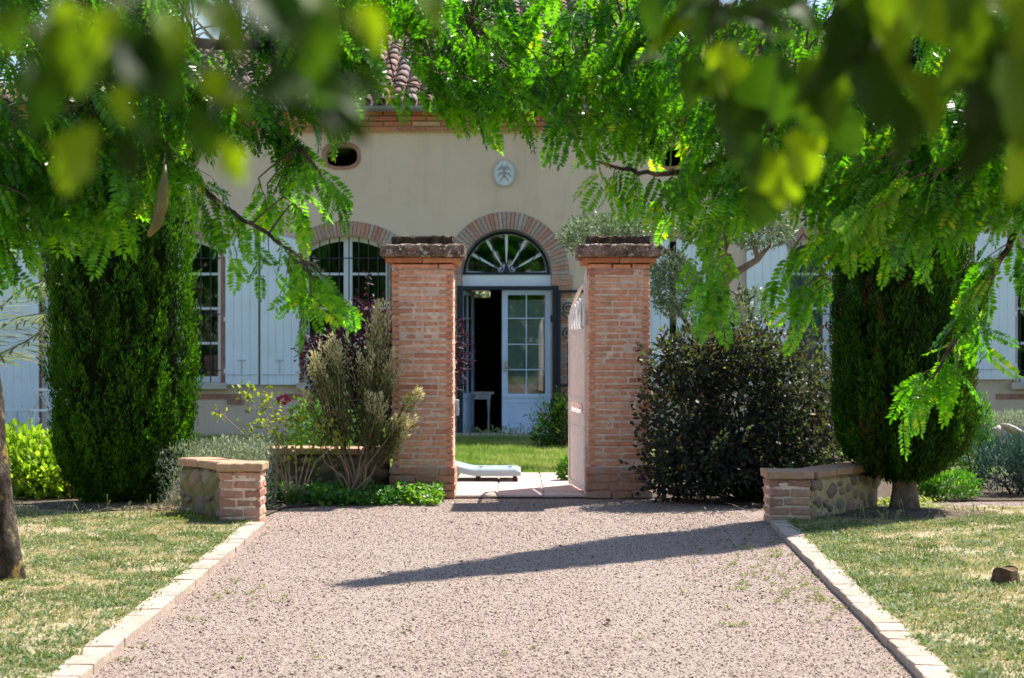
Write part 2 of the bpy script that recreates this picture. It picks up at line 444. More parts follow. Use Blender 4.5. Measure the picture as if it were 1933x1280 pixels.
# ------------------------------------------------------------------ foliage builders
def leaf_arrays(P, D, N, L, W, fold=.0, simple=False, shape=.62):
    """flat arrays of leaves: base P, direction D, face normal N, length L, width W"""
    P = np.asarray(P, float); n = len(P)
    D = unit(D); N = unit(N - D * np.sum(N * D, 1, keepdims=True)); B = np.cross(N, D)
    L = np.broadcast_to(np.asarray(L, float), (n,))[:, None]; W = np.broadcast_to(np.asarray(W, float), (n,))[:, None] / 2
    if simple:
        V = np.stack([P, P + D * L * .5 + B * W, P + D * L, P + D * L * .5 - B * W], 1)
        Q = (np.arange(n) * 4)[:, None] + np.array([[0, 1, 2, 3]])
        return V.reshape(-1, 3), Q, 4
    up = N * W * fold
    V = np.stack([P, P + D * L * .28 + B * W * .9 + up, P + D * L * shape + B * W + up, P + D * L,
                  P + D * L * shape - B * W + up, P + D * L * .28 - B * W * .9 + up], 1)
    base = (np.arange(n) * 6)[:, None]
    Q = np.stack([base + np.array([[0, 1, 2, 3]]), base + np.array([[0, 3, 4, 5]])], 1).reshape(-1, 4)
    return V.reshape(-1, 3), Q, 6

def leaf_mesh(name, P, D, N, L, W, rnd, fold=.15, simple=False):
    V, Q, k_ = leaf_arrays(P, D, N, L, W, fold, simple)
    return mesh_np(name, V, Q, None, np.repeat(rnd, k_))

def rand_dirs(n, r=rng):
    return unit(r.normal(size=(n, 3)))

def in_ellipsoids(blobs, n, r=rng, shell=.55):
    """points in a set of ellipsoids, weighted to the outside; returns points and outward directions"""
    vol = np.array([b[3] * b[4] * b[5] for b in blobs]) ** .75
    idx = r.choice(len(blobs), n, p=vol / vol.sum())
    B = np.array(blobs)[idx]
    d = rand_dirs(n, r)
    rad = (shell + (1 - shell) * r.random(n)) ** 1.0
    rad = np.where(r.random(n) < .25, r.random(n) ** .5, rad)
    lump = 1 + .14 * np.sin(d[:, 0] * 7 + B[:, 0] * 3) * np.sin(d[:, 2] * 8 + B[:, 1] * 5 + d[:, 1] * 6)
    return B[:, :3] + d * B[:, 3:6] * (rad * lump)[:, None], d

def bush(name, label, cat, blobs, n, L, W, mat, r=rng, stem_mat=None, base=None, up=.5, shell=.55, group=None, simple=False, ground=0.02, sprigs=0, sprig_len=.25):
    """leafy shrub: thousands of leaves through lumpy volumes plus stems from its foot"""
    if base is None: base = (np.mean([b[0] for b in blobs]), np.mean([b[1] for b in blobs]), 0)
    t = thing(name, base, label, cat, group)
    P, d = in_ellipsoids(blobs, n, r, shell)
    if sprigs:
        ps, ds = in_ellipsoids(blobs, sprigs, r, 1.0)
        okk = ds[:, 2] > -.2
        ps, ds = ps[okk], ds[okk]
        m = 12
        tt = np.linspace(0, 1, m)[None, :, None]
        ax = unit(ds + np.array([0, 0, .9]) + r.normal(0, .25, ds.shape))
        sp = (ps[:, None, :] + ax[:, None, :] * tt * sprig_len).reshape(-1, 3)
        P = np.concatenate([P, sp + r.normal(0, .012, sp.shape)]); d = np.concatenate([d, np.repeat(ds, m, 0)])
    keep = P[:, 2] > ground
    P, d = P[keep], d[keep]; m = len(P)
    D = unit(d * .8 + r.normal(0, .55, (m, 3)) + np.array([0, 0, up]))
    N = unit(r.normal(0, .6, (m, 3)) + np.array([0, 0, .6]) + d * .4)
    rn = np.clip(r.normal(.45, .22, m), 0, 1)
    part("foliage", leaf_mesh(name + "_foliage", P, D, N, L * r.uniform(.65, 1.25, m), W * r.uniform(.7, 1.2, m), rn, .2, simple), mat, t, kind="stuff")
    mb = MB()
    for b in blobs:
        for _ in range(3):
            e = np.array(b[:3]) + r.normal(0, .3, 3) * np.array(b[3:6])
            mid = (np.array(base) + e) / 2 + r.normal(0, .05, 3)
            s0 = np.array(base) + np.array([r.uniform(-.06, .06), r.uniform(-.06, .06), -.02])
            mb.tube([s0, mid, e], [.014, .010, .004], 5)
    part("stem", mb.mesh(name + "_stem", True), stem_mat or MAT['twig'], t)
    return t

# ================================================================== THE SETTING
def sheet(name, poly, z, mat, n=1):
    me = bpy.data.meshes.new(name)
    me.from_pydata([(x, y, z) for x, y in poly], [], [tuple(range(len(poly)))]); me.update()
    return solo(name, me, mat, kind="structure")

ground = sheet("ground", [(-900, -600), (900, -600), (900, 1400), (-900, 1400)], -.012, MAT['field'])
gravel = sheet("gravel_drive", [(-14, -6), (14, -6), (14, 16.22), (-14, 16.22)], 0.0, MAT['gravel'])
# kerb lines on the ground: the drive narrows a little towards the viewer
def kerbL(y): return -2.005 + (y - 13.35) * -.0372 * -1 * .62 - .0   # inner edge of the left kerb
def kerbR(y): return 1.94 + (y - 13.35) * .0205
def gpt(x, y):
    d = CH * F / (y - HY); return np.array([(x - CX) * d / F, d])
L_a, L_b = gpt(492, 1004), gpt(172, 1277)
R_a, R_b = gpt(1455, 994), gpt(1729, 1279)
def lerp_line(a, b, y): return a[0] + (b[0] - a[0]) * (y - a[1]) / (b[1] - a[1])
kerbL = lambda y: lerp_line(L_a, L_b, y)
kerbR = lambda y: lerp_line(R_a, R_b, y)
KW = .136
lawn_l = sheet("lawn_left", [(-14, 2), (kerbL(2) - KW + .01, 2), (kerbL(13.6) - KW + .01, 13.6), (-2.5, 14.15), (-3.3, 14.75), (-5, 15.0), (-14, 15.2)], .035, MAT['soil'])
lawn_r = sheet("lawn_right", [(kerbR(2) + KW - .01, 2), (14, 2), (14, 15.1), (5, 14.9), (3.9, 14.95), (2.4, 14.1), (kerbR(13.6) + KW - .01, 13.6)], .035, MAT['soil'])
turf = sheet("back_lawn", [(-16, 18.85), (16, 18.85), (16, 40), (-16, 40)], .008, MAT['turf'])
bed_l = sheet("flower_bed_left", [(-14, 15.75), (-2.2, 15.3), (-1.95, 14.2), (-1.88, 15.05), (-.55, 16.25), (-.55, 18.85), (-14, 18.85)], .012, MAT['mulch'])
bed_r = sheet("flower_bed_right", [(.70, 16.3), (1.3, 16.0), (2.0, 15.1), (2.5, 14.5), (3.6, 15.7), (14, 16.2), (14, 18.85), (.70, 18.85)], .012, MAT['mulch'])

# terrace of terracotta tiles through the gateway, every tile a piece
terrace = sheet("terrace", [(-.54, 16.02), (.69, 16.02), (.69, 18.84), (-.54, 18.84)], .016, MAT['joint'])
tile_me = [bevel_box("floor_tile", .395, .395, .02, .004, .0015, s) for s in range(4)]
for m in tile_me: m.materials.append(MAT['terracotta'])
for i in range(3):
    for j in range(7):
        x = -.54 + .205 + i * .41; y = 16.03 + .2 + j * .402
        o = part("tile", tile_me[int(rng.integers(4))], None, terrace, T(x, y, .018 + rng.uniform(-.001, .002)) @ Matrix.Rotation(rng.uniform(-.004, .004), 4, 'X'), local=True)

# brick kerbs
kb = [bevel_box("kerb_brick", KW, .272, .14, .005, .0025, 30 + s) for s in range(5)]
for m in kb: m.materials.append(MAT['kerb_brick'])
def kerb(name, fn, side, y0, y1):
    bed = MB()
    ys = np.linspace(y0, y1, 12)
    for a, b in zip(ys[:-1], ys[1:]):
        x0, x1 = fn(a), fn(b)
        w = side * (KW - .02)
        V = [(x0 + side * .01, a, -.01), (x0 + w, a, -.01), (x1 + w, b, -.01), (x1 + side * .01, b, -.01),
             (x0 + side * .01, a, .032), (x0 + w, a, .032), (x1 + w, b, .032), (x1 + side * .01, b, .032)]
        bed.add(V, [(0, 3, 2, 1), (4, 5, 6, 7), (0, 1, 5, 4), (1, 2, 6, 5), (2, 3, 7, 6), (3, 0, 4, 7)])
    k_ = solo(name, bed.mesh(name), MAT['mortar'], kind="structure")
    y = y0
    while y < y1 - .1:
        l = rng.uniform(.21, .25)
        xc = fn(y + l / 2) + side * KW / 2
        ang = math.atan2(fn(y + l) - fn(y), l) * -1
        part("brick", kb[int(rng.integers(5))], None, k_, T(xc + rng.uniform(-.003, .003), y + l / 2, -.026 + rng.uniform(-.003, .004)) @ RZ(ang + rng.uniform(-.02, .02)) @ S(1, (l - .003) / .272, 1), local=True)
        y += l
kerb("kerb_left", kerbL, -1, 6.2, 13.42)
kerb("kerb_right", kerbR, 1, 6.2, 13.6)

# ================================================================== HOUSE
FY = 26.46
def hx(x): return (x - CX) / 130.0
def hz(y): return CH + (HY - y) / 130.0
house = thing("house", (0, FY, 0), "long cream rendered house with arched brick openings and canal tile roof behind the gate", "house")

def arch_ring(cx, hw, z0, zs, rise, n=20):
    """outline of an opening: straight jambs, curved head"""
    if rise >= hw - 1e-6: R, zc, a = hw, zs, math.pi / 2
    else:
        R = (hw * hw + rise * rise) / (2 * rise); zc = zs + rise - R; a = math.asin(hw / R)
    pts = [(cx - hw, z0), (cx + hw, z0)]
    for i in range(n + 1):
        t = a - 2 * a * i / n
        pts.append((cx + R * math.sin(t), zc + R * math.cos(t)))
    return pts, (R, zc, a)

DC, DHW, DZS = hx(956), .655, hz(518)
WIN = [  # centre, half width, sill, arch spring, rise
    (hx(337), .61), (hx(655), .615), (hx(1258), .615), (hx(1565), .61), (hx(1998), .61)]
WZ0, WZS, WRISE = hz(722), hz(470), .185
FD = (hx(158), .60)
HX0, HX1, HZT = -8.3, 10.4, 4.42
holes, rings = [], {}
r_, a_ = arch_ring(DC, DHW, .0 + .03, DZS, DHW, 28); holes.append(r_); rings['door'] = a_
for c_, hw_ in WIN:
    r_, a_ = arch_ring(c_, hw_, WZ0, WZS, WRISE); holes.append(r_)
r_, a_ = arch_ring(FD[0], FD[1], .03, WZS, WRISE); holes.append(r_)
def oval(cx, cz, rx, rz, n=24, p=2.6):
    out = []
    for i in range(n):
        t = 2 * math.pi * i / n; c, s = math.cos(t), math.sin(t)
        out.append((cx + rx * math.copysign(abs(c) ** (2 / p), c), cz + rz * math.copysign(abs(s) ** (2 / p), s)))
    return out
OCU = [hx(340), hx(644), hx(1264), hx(1570)]
for x in OCU: holes.append(oval(x, hz(294), .235, .155))
part("wall", plate("wall", [(HX0, -.02), (HX1, -.02), (HX1, HZT), (HX0, HZT)], holes, FY, .42), MAT['render'], house)
HB = FY + 17.5
shell = MB()
shell.box(HX0, HX0 + .4, FY + .42, HB, -.02, HZT + .28).box(HX1 - .4, HX1, FY + .42, HB, -.02, HZT + .28)
shell.box(HX0 + .4, HX1 - .4, FY + .42, HB - .4, -.02, .02)
part("side_wall", shell.mesh("side_wall"), MAT['render'], house)
part("rear_wall", plate("rear_wall", [(HX0, -.02), (HX1, -.02), (HX1, HZT + .28), (HX0, HZT + .28)], [[(-.98, 2.45), (-.53, 2.45), (-.53, 2.62), (-.98, 2.62)]], HB + .001, .4), MAT['render'], house)
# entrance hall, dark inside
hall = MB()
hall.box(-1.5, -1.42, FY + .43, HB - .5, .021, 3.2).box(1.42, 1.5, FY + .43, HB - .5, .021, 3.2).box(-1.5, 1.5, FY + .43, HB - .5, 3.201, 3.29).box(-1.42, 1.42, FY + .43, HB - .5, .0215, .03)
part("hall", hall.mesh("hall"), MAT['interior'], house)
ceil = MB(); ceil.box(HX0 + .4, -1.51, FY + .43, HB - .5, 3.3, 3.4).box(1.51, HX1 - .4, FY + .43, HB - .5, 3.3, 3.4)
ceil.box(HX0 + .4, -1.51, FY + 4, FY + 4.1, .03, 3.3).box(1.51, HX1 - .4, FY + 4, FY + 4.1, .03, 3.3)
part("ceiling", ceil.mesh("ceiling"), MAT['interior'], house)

# arches of bricks
def brick_arch(cx, hw, zs, rise, depth, n, name):
    _, (R, zc, a) = arch_ring(cx, hw, 0, zs, rise)
    bed = MB(); m = 28
    V, Fc = [], []
    for i in range(m + 1):
        t = a - 2 * a * i / m
        for rr in (R, R + depth):
            for yy in (FY - .012, FY + .10):
                V.append((cx + rr * math.sin(t), yy, zc + rr * math.cos(t)))
    for i in range(m):
        b = i * 4
        Fc += [(b, b + 4, b + 6, b + 2), (b + 1, b + 3, b + 7, b + 5), (b + 2, b + 6, b + 7, b + 3), (b, b + 1, b + 5, b + 4)]
    Fc += [(0, 2, 3, 1), (m * 4, m * 4 + 1, m * 4 + 3, m * 4 + 2)]
    bed.add(V, Fc)
    arch = part(name, bed.mesh(name), MAT['mortar_dark'], house)
    w_in = 2 * a * R / n
    vs = []
    for q in range(3):
        bw = w_in * (.74 + .05 * q); bo = bw * (R + depth) / R * .97
        bm_ = MB()
        bm_.add([(-bw / 2, -.012, .004), (bw / 2, -.012, .004), (bo / 2, -.012, depth - .004), (-bo / 2, -.012, depth - .004),
                 (-bw / 2, .05, .004), (bw / 2, .05, .004), (bo / 2, .05, depth - .004), (-bo / 2, .05, depth - .004)],
                [(0, 1, 2, 3), (4, 7, 6, 5), (0, 4, 5, 1), (1, 5, 6, 2), (2, 6, 7, 3), (3, 7, 4, 0)])
        me = bm_.mesh("arch_brick"); me.materials.append(MAT['arch_brick']); vs.append(me)
    for i in range(n):
        t = a - 2 * a * (i + .5) / n
        M = T(cx + R * math.sin(t), FY - .010 + rng.uniform(-.004, .003), zc + R * math.cos(t)) @ Matrix.Rotation(t, 4, 'Y')
        part("brick", vs[int(rng.integers(3))], None, arch, M, local=True)
MAT['mortar_dark'] = plain("grey_joint", (.25, .235, .225), .95, .1, 0, .2, 16)
brick_arch(DC, DHW, DZS, DHW, .255, 42, "door_arch")
for c_, hw_ in WIN: brick_arch(c_, hw_ + .02, WZS, WRISE + .005, .215, 25, "window_arch")
brick_arch(FD[0], FD[1] + .02, WZS, WRISE + .005, .215, 25, "window_arch")
# jambs, imposts, sills
jm = MB()
for c_, hw_ in WIN + [FD]:
    z0 = .03 if c_ == FD[0] else WZ0
    for s in (-1, 1):
        xa, xb = sorted((c_ + s * (hw_ + .005), c_ + s * (hw_ + .068)))
        part("jamb", MB().box(xa, xb, FY - .009, FY + .08, z0, WZS - .01).mesh("jamb"), MAT['jamb'], house)
        xa, xb = sorted((c_ + s * (hw_ + .075), c_ + s * (hw_ + .28)))
        part("impost", MB().box(xa, xb, FY - .012, FY + .08, WZS + .03, WZS + .10).mesh("impost"), MAT['jamb'], house)
for c_, hw_ in WIN:
    part("sill", bevel_box("sill", hw_ * 2 + .22, .30, .10, .012, .002, 3), MAT['lintel'], house, T(c_, FY + .02, WZ0 - .052))
    part("apron", MB().box(c_ - hw_ - .30, c_ + hw_ + .30, FY - .010, FY + .06, WZ0 - .245, WZ0 - .165).mesh("apron"), MAT['jamb'], house)
    part("corbel", MB().box(c_ + hw_ + .10, c_ + hw_ + .34, FY - .03, FY + .06, WZ0 - .315, WZ0 - .248).mesh("corbel"), MAT['jamb'], house)
# impost courses beside the door: stacked thin bricks
for s in (-1, 1):
    for q in range(3):
        xa, xb = sorted((DC + s * (DHW + .004), DC + s * (DHW + .30)))
        part("brick", MB().box(xa, xb, FY - .02 - .006 * q, FY + .06, DZS - .085 - .085 * q + .008, DZS - .085 * q - .004).mesh("impost_brick"), MAT['arch_brick'], house)
    for q in range(22):
        xa, xb = sorted((DC + s * (DHW + .004), DC + s * (DHW + (.30 if q % 2 else .22))))
        z = .06 + q * .093
        part("brick", MB().box(xa, xb, FY - .012, FY + .06, z + .008, z + .085).mesh("quoin_brick"), MAT['arch_brick'], house)

# oculi rims, medallion
for x in OCU:
    o_ = oval(x, hz(294), .285, .205); i_ = oval(x, hz(294), .236, .156)
    part("oculus_rim", plate("oculus_rim", o_, [i_], FY - .014, .1), MAT['jamb'], house)
med = thing("wall_medallion", (hx(952), FY - .02, hz(327)), "oval white relief plaque on the cream wall above the arched door", "plaque")
part("plaque", plate("plaque", oval(hx(952), hz(327), .155, .19, 32, 2), [], FY - .03, .028), plain("plaque_white", (.66, .68, .70), .6, .3, 0, .06), med)
part("rim", plate("rim", oval(hx(952), hz(327), .163, .198, 32, 2), [oval(hx(952), hz(327), .143, .178, 32, 2)], FY - .042, .04), plain("plaque_rim", (.46, .48, .50), .6, .3), med)
rl = MB(); mx, mz, my = hx(952), hz(327), FY - .036
rl.tube([(mx, my, mz + .06), (mx, my - .004, mz), (mx, my, mz - .07)], [.012, .026, .006], 8)
for s in (-1, 1):
    rl.tube([(mx, my, mz + .05), (mx + s * .05, my, mz + .085), (mx + s * .10, my, mz + .03)], [.008, .016, .004], 6)
    rl.tube([(mx, my, mz), (mx + s * .06, my, mz + .0), (mx + s * .10, my, mz - .055)], [.008, .012, .004], 6)
    rl.tube([(mx, my, mz - .03), (mx + s * .04, my, mz - .08), (mx + s * .06, my, mz - .13)], [.006, .009, .003], 6)
    rl.tube([(mx, my, mz + .06), (mx + s * .02, my, mz + .10), (mx + s * .045, my, mz + .13)], .005, 5)
part("relief", rl.mesh("relief", True), plain("relief_grey", (.34, .36, .37), .6, .3), med)

# windows
def window(cx, hw, z0, zs, rise, bars=True, curtain=False):
    y = FY + .16
    ring, _ = arch_ring(cx, hw - .002, z0 + .002, zs, rise)
    mid = .062; st = .062; bar = .018
    holes = []
    # panes: two casements, rows of panes; the top pane takes the arch
    R = (hw * hw + rise * rise) / (2 * rise); zc = zs + rise - R
    top = lambda x: zc + math.sqrt(max(R * R - (x - cx) ** 2, 0)) - st
    zb = z0 + .085
    lines = [zb] + [hz(v) for v in (648, 582, 516.5)] if z0 > .5 else [zb + .5] + [hz(v) for v in (648, 582, 516.5)]
    for s in (-1, 1):
        xa, xb = sorted((cx + s * mid, cx + s * (hw - st)))
        for i in range(len(lines)):
            lo = lines[i] + (bar if i else 0)
            if i < len(lines) - 1:
                holes.append([(xa, lo), (xb, lo), (xb, lines[i + 1] - bar), (xa, lines[i + 1] - bar)])
            else:
                holes.append([(xa, lo), (xb, lo)] + [(x, top(x)) for x in np.linspace(xb, xa, 8)])
    w = part("window", plate("window_frame", ring, holes, y, .06), MAT['frame_paint'], house)
    for h in holes:
        part("pane", plate("pane", [(p[0], p[1]) for p in h], [], y + .028, .006), MAT['glass'], w, local=True)
    mb = MB().box(cx - .014, cx + .014, y - .012, y + .0, z0 + .05, zs + rise - .06)
    part("mullion", mb.mesh("mullion"), MAT['frame_paint'], w, local=True)
    if bars:
        g = MB(); yb = FY + .075
        x = cx - hw + .07
        while x < cx + hw - .02:
            g.tube([(x, yb, z0 + .0), (x, yb, top(x) + st + .02)], .0095, 6)
            x += .142
        for z in (z0 + .17, hz(593), hz(487)):
            g.box(cx - hw - .01, cx + hw + .01, yb - .014, yb - .008, z - .008, z + .008)
        part("grille", g.mesh("grille"), MAT['iron'], w, local=True)
    if curtain:
        n = 40; V = []
        for i in range(n + 1):
            xx = cx - hw + .05 + (hw * 2 - .1) * i / n
            for zz in (z0 + .05, zs + .1): V.append((xx, y + .22 + .025 * math.sin(i * 1.3), zz))
        Q = [(2 * i, 2 * i + 2, 2 * i + 3, 2 * i + 1) for i in range(n)]
        part("curtain", MB().add(V, Q).mesh("curtain", True), MAT['curtain'], w, local=True)
for i, (c_, hw_) in enumerate(WIN):
    window(c_, hw_, WZ0, WZS, WRISE, True, i == 3)
window(FD[0], FD[1], .03, WZS, WRISE, False)

# plank shutters, each plank its own piece
def shutter(x0, x1, z0, z_in, z_out, out_side, y, ang=0.0):
    """planks between x0 and x1; the head curves from z_in up to z_out on the outer side"""
    w = x1 - x0; n = max(4, int(round(w / .118))); pw = w / n
    rails = MB()
    for zz in (z0 + .20, z0 + (z_in - z0) * .52, z_in - .22):
        rails.box(x0 + .012, x1 - .012, y + .028, y + .05, zz - .06, zz + .06)
    sh = part("shutter", rails.mesh("shutter_ledges"), MAT['white_paint'], house)
    head = lambda x: z_in + (z_out - z_in) * ((x - x0) / w if out_side > 0 else (x1 - x) / w) ** .7
    for i in range(n):
        xa, xb = x0 + i * pw + .0016, x0 + (i + 1) * pw - .0016
        mb = MB(); dy = rng.uniform(-.0015, .0015)
        V = [(xa, y + dy, z0), (xb, y + dy, z0), (xb, y + dy, head(xb)), (xa, y + dy, head(xa)),
             (xa, y + .027, z0), (xb, y + .027, z0), (xb, y + .027, head(xb)), (xa, y + .027, head(xa))]
        mb.add(V, [(0, 1, 2, 3), (4, 7, 6, 5), (0, 4, 5, 1), (1, 5, 6, 2), (2, 6, 7, 3), (3, 7, 4, 0)])
        part("plank", mb.mesh("plank"), MAT['white_paint'], sh, local=True)
    xm = (x0 + x1) / 2
    hk = MB().box(xm - .06, xm + .06, y - .012, y - .003, z0 + .345, z0 + .360).box(xm - .006, xm + .006, y - .009, y - .003, z0 + .16, z0 + .345)
    hk.box(x0 + .02, x1 - .02, y - .010, y - .003, z0 + .14, z0 + .148)
    part("latch", hk.mesh("latch"), plain("grey_latch", (.42, .45, .50), .6, .3), sh, local=True)
    hg = MB()
    xe = x0 if out_side > 0 else x1
    for zz in (z0 + .2, z0 + .95, z_in - .2):
        hg.box(xe - .02, xe + .02, y - .014, y + .004, zz - .03, zz + .03)
    part("hinge", hg.mesh("hinge"), MAT['white_metal'], sh, local=True)
ZT0, ZT1 = hz(455), hz(438)
SY = FY - .085
shutter(hx(427), hx(489), hz(726), ZT0, ZT1, 1, SY)
shutter(hx(493), hx(566), hz(726), ZT0, ZT1 - .02, -1, SY)
shutter(hx(741), hx(812), hz(726), hz(474), hz(464), 1, SY)
shutter(hx(1180), hx(1264), hz(722) + .02, WZS - .02, WZS + WRISE - .03, 1, FY + .03)
shutter(hx(1277), hx(1336), hz(722) + .02, WZS - .02, WZS + WRISE - .03, -1, FY + .03)
shutter(hx(1408), hx(1484), hz(726), ZT0, ZT1, -1, SY)
shutter(hx(1648), hx(1724), hz(726), ZT0, ZT1, 1, SY)
shutter(hx(1838), hx(1914), hz(716), ZT0, ZT1, -1, SY)
shutter(hx(-4), hx(76), .06, ZT0, ZT1, -1, SY)

# main door: fanlight, transom, leaves
ring, _ = arch_ring(DC, DHW - .002, DZS - .001, DZS, DHW, 28)
fan_holes = []
R_in, R_hub = DHW - .075, .13
nb = 6
for i in range(nb):
    a0 = math.pi * i / nb + .042; a1 = math.pi * (i + 1) / nb - .042
    if i == 0: a0 = .06
    if i == nb - 1: a1 = math.pi - .06
    pts = []
    for t in np.linspace(a0, a1, 7): pts.append((DC + R_in * math.cos(t), DZS + .02 + R_in * math.sin(t) * .97))
    for t in np.linspace(a1, a0, 4): pts.append((DC + R_hub * math.cos(t), DZS + .02 + R_hub * math.sin(t)))
    fan_holes.append(pts)
fan = part("fanlight", plate("fanlight", ring, fan_holes, FY + .16, .05), MAT['frame_paint'], house)
for h in fan_holes: part("pane", plate("pane", h, [], FY + .18, .006), MAT['glass'], fan, local=True)
gi = MB(); yb = FY + .10
arc = [(DC + (DHW - .045) * math.cos(t), yb, DZS + (DHW - .045) * math.sin(t)) for t in np.linspace(0, math.pi, 32)]
gi.tube(arc, .026, 6); gi.box(DC - DHW + .02, DC + DHW - .02, yb - .02, yb + .02, DZS + .0, DZS + .035)
for s in (-1, 1):
    sc = [(DC + s * (.09 + .055 * math.cos(t) * (1 - t / 9)), yb, DZS + .085 + .055 * math.sin(t) * (1 - t / 9)) for t in np.linspace(-1.6, 5, 18)]
    gi.tube(sc, .009, 5)
    gi.tube([(DC + s * .16, yb, DZS + .03), (DC + s * .20, yb, DZS + .40), (DC + s * .215, yb, DZS + .60)], .008, 5)
    gi.tube([(DC + s * .25, yb, DZS + .03), (DC + s * .45, yb, DZS + .32)], .007, 5)
gi.tube([(DC, yb - .01, DZS + .03), (DC, yb - .01, DZS + .17)], [.05, .012], 8)
part("fan_grille", gi.mesh("fan_grille"), MAT['iron'], house)
part("transom", MB().box(DC - DHW + .01, DC + DHW - .01, FY + .10, FY + .22, DZS - .165, DZS - .004).mesh("transom"), MAT['frame_paint'], house)
ir = MB()
ztop = DZS - .17
ir.box(DC - DHW - .06, DC + DHW + .10, FY - .055, FY - .012, ztop - .055, ztop)
ir.box(DC - DHW - .06, DC - DHW + .025, FY - .055, FY - .012, .02, ztop - .056)
ir.box(DC + DHW + .01, DC + DHW + .10, FY - .055, FY - .012, .02, ztop - .056)
for zz in (.5, 1.72): ir.box(DC + DHW - .02, DC + DHW + .12, FY - .07, FY - .056, zz - .05, zz + .05)
part("iron_door_frame", ir.mesh("iron_door_frame"), MAT['iron'], house)
# wrought iron security leaf folded back on the wall
gl_ = MB(); y = FY - .075; xa, xb = DC + DHW + .11, DC + DHW + .72; zt = ztop - .06
for x in (xa, xb): gl_.box(x - .02, x + .02, y - .015, y + .015, .05, zt)
for z in (.06, .75, zt - .02): gl_.box(xa + .021, xb - .021, y - .013, y + .013, z - .02, z + .02)
for x in np.linspace(xa, xb, 6)[1:-1]:
    gl_.tube([(x, y, .76), (x, y, 1.38)], .009, 5)
    gl_.tube([(x, y, 1.02), (x, y, 1.06), (x, y, 1.10)], [.010, .022, .010], 6)
def spiral(cx, cz, r, a0, a1, sy=y, n=22, shrink=.75):
    return [(cx + r * (1 - shrink * i / n) * math.cos(a0 + (a1 - a0) * i / n), sy, cz + r * (1 - shrink * i / n) * math.sin(a0 + (a1 - a0) * i / n)) for i in range(n + 1)]
for s, xc in ((1, xa + .13), (-1, xb - .13)):
    for zc in (1.86, 1.50):
        gl_.tube(spiral(xc, zc, .10, math.pi * (0 if s > 0 else 1), math.pi * (3.2 if s > 0 else -2.2)), .010, 5)
    gl_.tube([(xc - s * .1, y, 1.80), (xc + s * .02, y, 1.70), (xc + s * .10, y, 1.55)], .010, 5)
    gl_.tube(spiral(xc, .62, .09, 0, 7 * s), .009, 5)
part("iron_door", gl_.mesh("iron_door"), MAT['iron'], house)

def door_leaf(M, w, h, name="door"):
    """glazed leaf in its own frame: hinge at x=0, runs to x=w"""
    rows = [.615, .975, 1.345, 1.725, 2.075]
    st, br = .085, .016
    cols = [(st, w / 2 - br / 2), (w / 2 + br / 2, w - st)]
    holes = [[(a, rows[i] + br / 2), (b, rows[i] + br / 2), (b, rows[i + 1] - br / 2), (a, rows[i + 1] - br / 2)] for a, b in cols for i in range(4)]
    d = part(name, plate("door_leaf", [(0, .03), (w, .03), (w, h), (0, h)], holes, 0, .05), MAT['door_paint'], house, M)
    for hh in holes: part("pane", plate("pane", hh, [], .02, .006), MAT['glass'], d, local=True)
    pn = MB()
    for (a, b, z0, z1, yy) in ((.10, w - .10, .12, .52, -.012),):
        pn.box(a, b, yy, -.001, z0, z0 + .03).box(a, b, yy, -.001, z1 - .03, z1).box(a, a + .03, yy, -.001, z0 + .03, z1 - .03).box(b - .03, b, yy, -.001, z0 + .03, z1 - .03)
        pn.box(a + .07, b - .07, -.008, -.001, z0 + .07, z1 - .07)
    pn.box(.0, w, -.02, -.001, .565, .60)
    part("panel_moulding", pn.mesh("panel_moulding"), MAT['door_paint'], d, local=True)
    hd = MB().tube([(.05, -.03, 1.0), (.13, -.035, 1.0)], .010, 6).box(.035, .062, -.03, -.001, .95, 1.10)
    part("handle", hd.mesh("handle"), plain("brass_handle", (.45, .38, .22), .35, .5, .8), d, local=True)
    return d
lw = .715
door_leaf(T(DC + DHW - .006 - lw, FY + .19, 0), lw, 2.135)
ang = math.radians(77)
door_leaf(T(DC - DHW + .01, FY + .20, 0) @ RZ(ang), lw, 2.135)
# lace half curtains behind the closed leaf, ending in a point
cv = MB()
x0 = DC + DHW - lw + .08; x1 = x0 + .55; xm = (x0 + x1) / 2
cv.add([(x0, FY + .255, 2.0), (x1, FY + .255, 2.0), (x1, FY + .255, .9), (xm, FY + .255, .63), (x0, FY + .255, .9)], [(0, 1, 2, 3, 4)])
part("lace_curtain", cv.mesh("lace_curtain"), MAT['curtain'], house)
part("doorstep", bevel_box("doorstep", 1.7, .6, .06, .01, .002, 5), MAT['lintel'], house, T(DC, FY - .26, .03))

# console table in the hall
ct = thing("console_table", (-.55, 27.45, .03), "small white turned leg table in the dark doorway", "table")
ctop = MB().box(-.85, -.27, 27.30, 27.68, .60, .63).box(-.80, -.32, 27.34, 27.64, .52, .60)
part("table_top", ctop.mesh("table_top"), MAT['white_metal'], ct)
for x in (-.77, -.35):
    for yy in (27.36, 27.62):
        part("leg", MB().tube([(x, yy, .031), (x, yy, .08), (x, yy, .3), (x, yy, .45), (x, yy, .52)], [.018, .022, .014, .026, .024], 8).mesh("leg", True), MAT['white_metal'], ct)

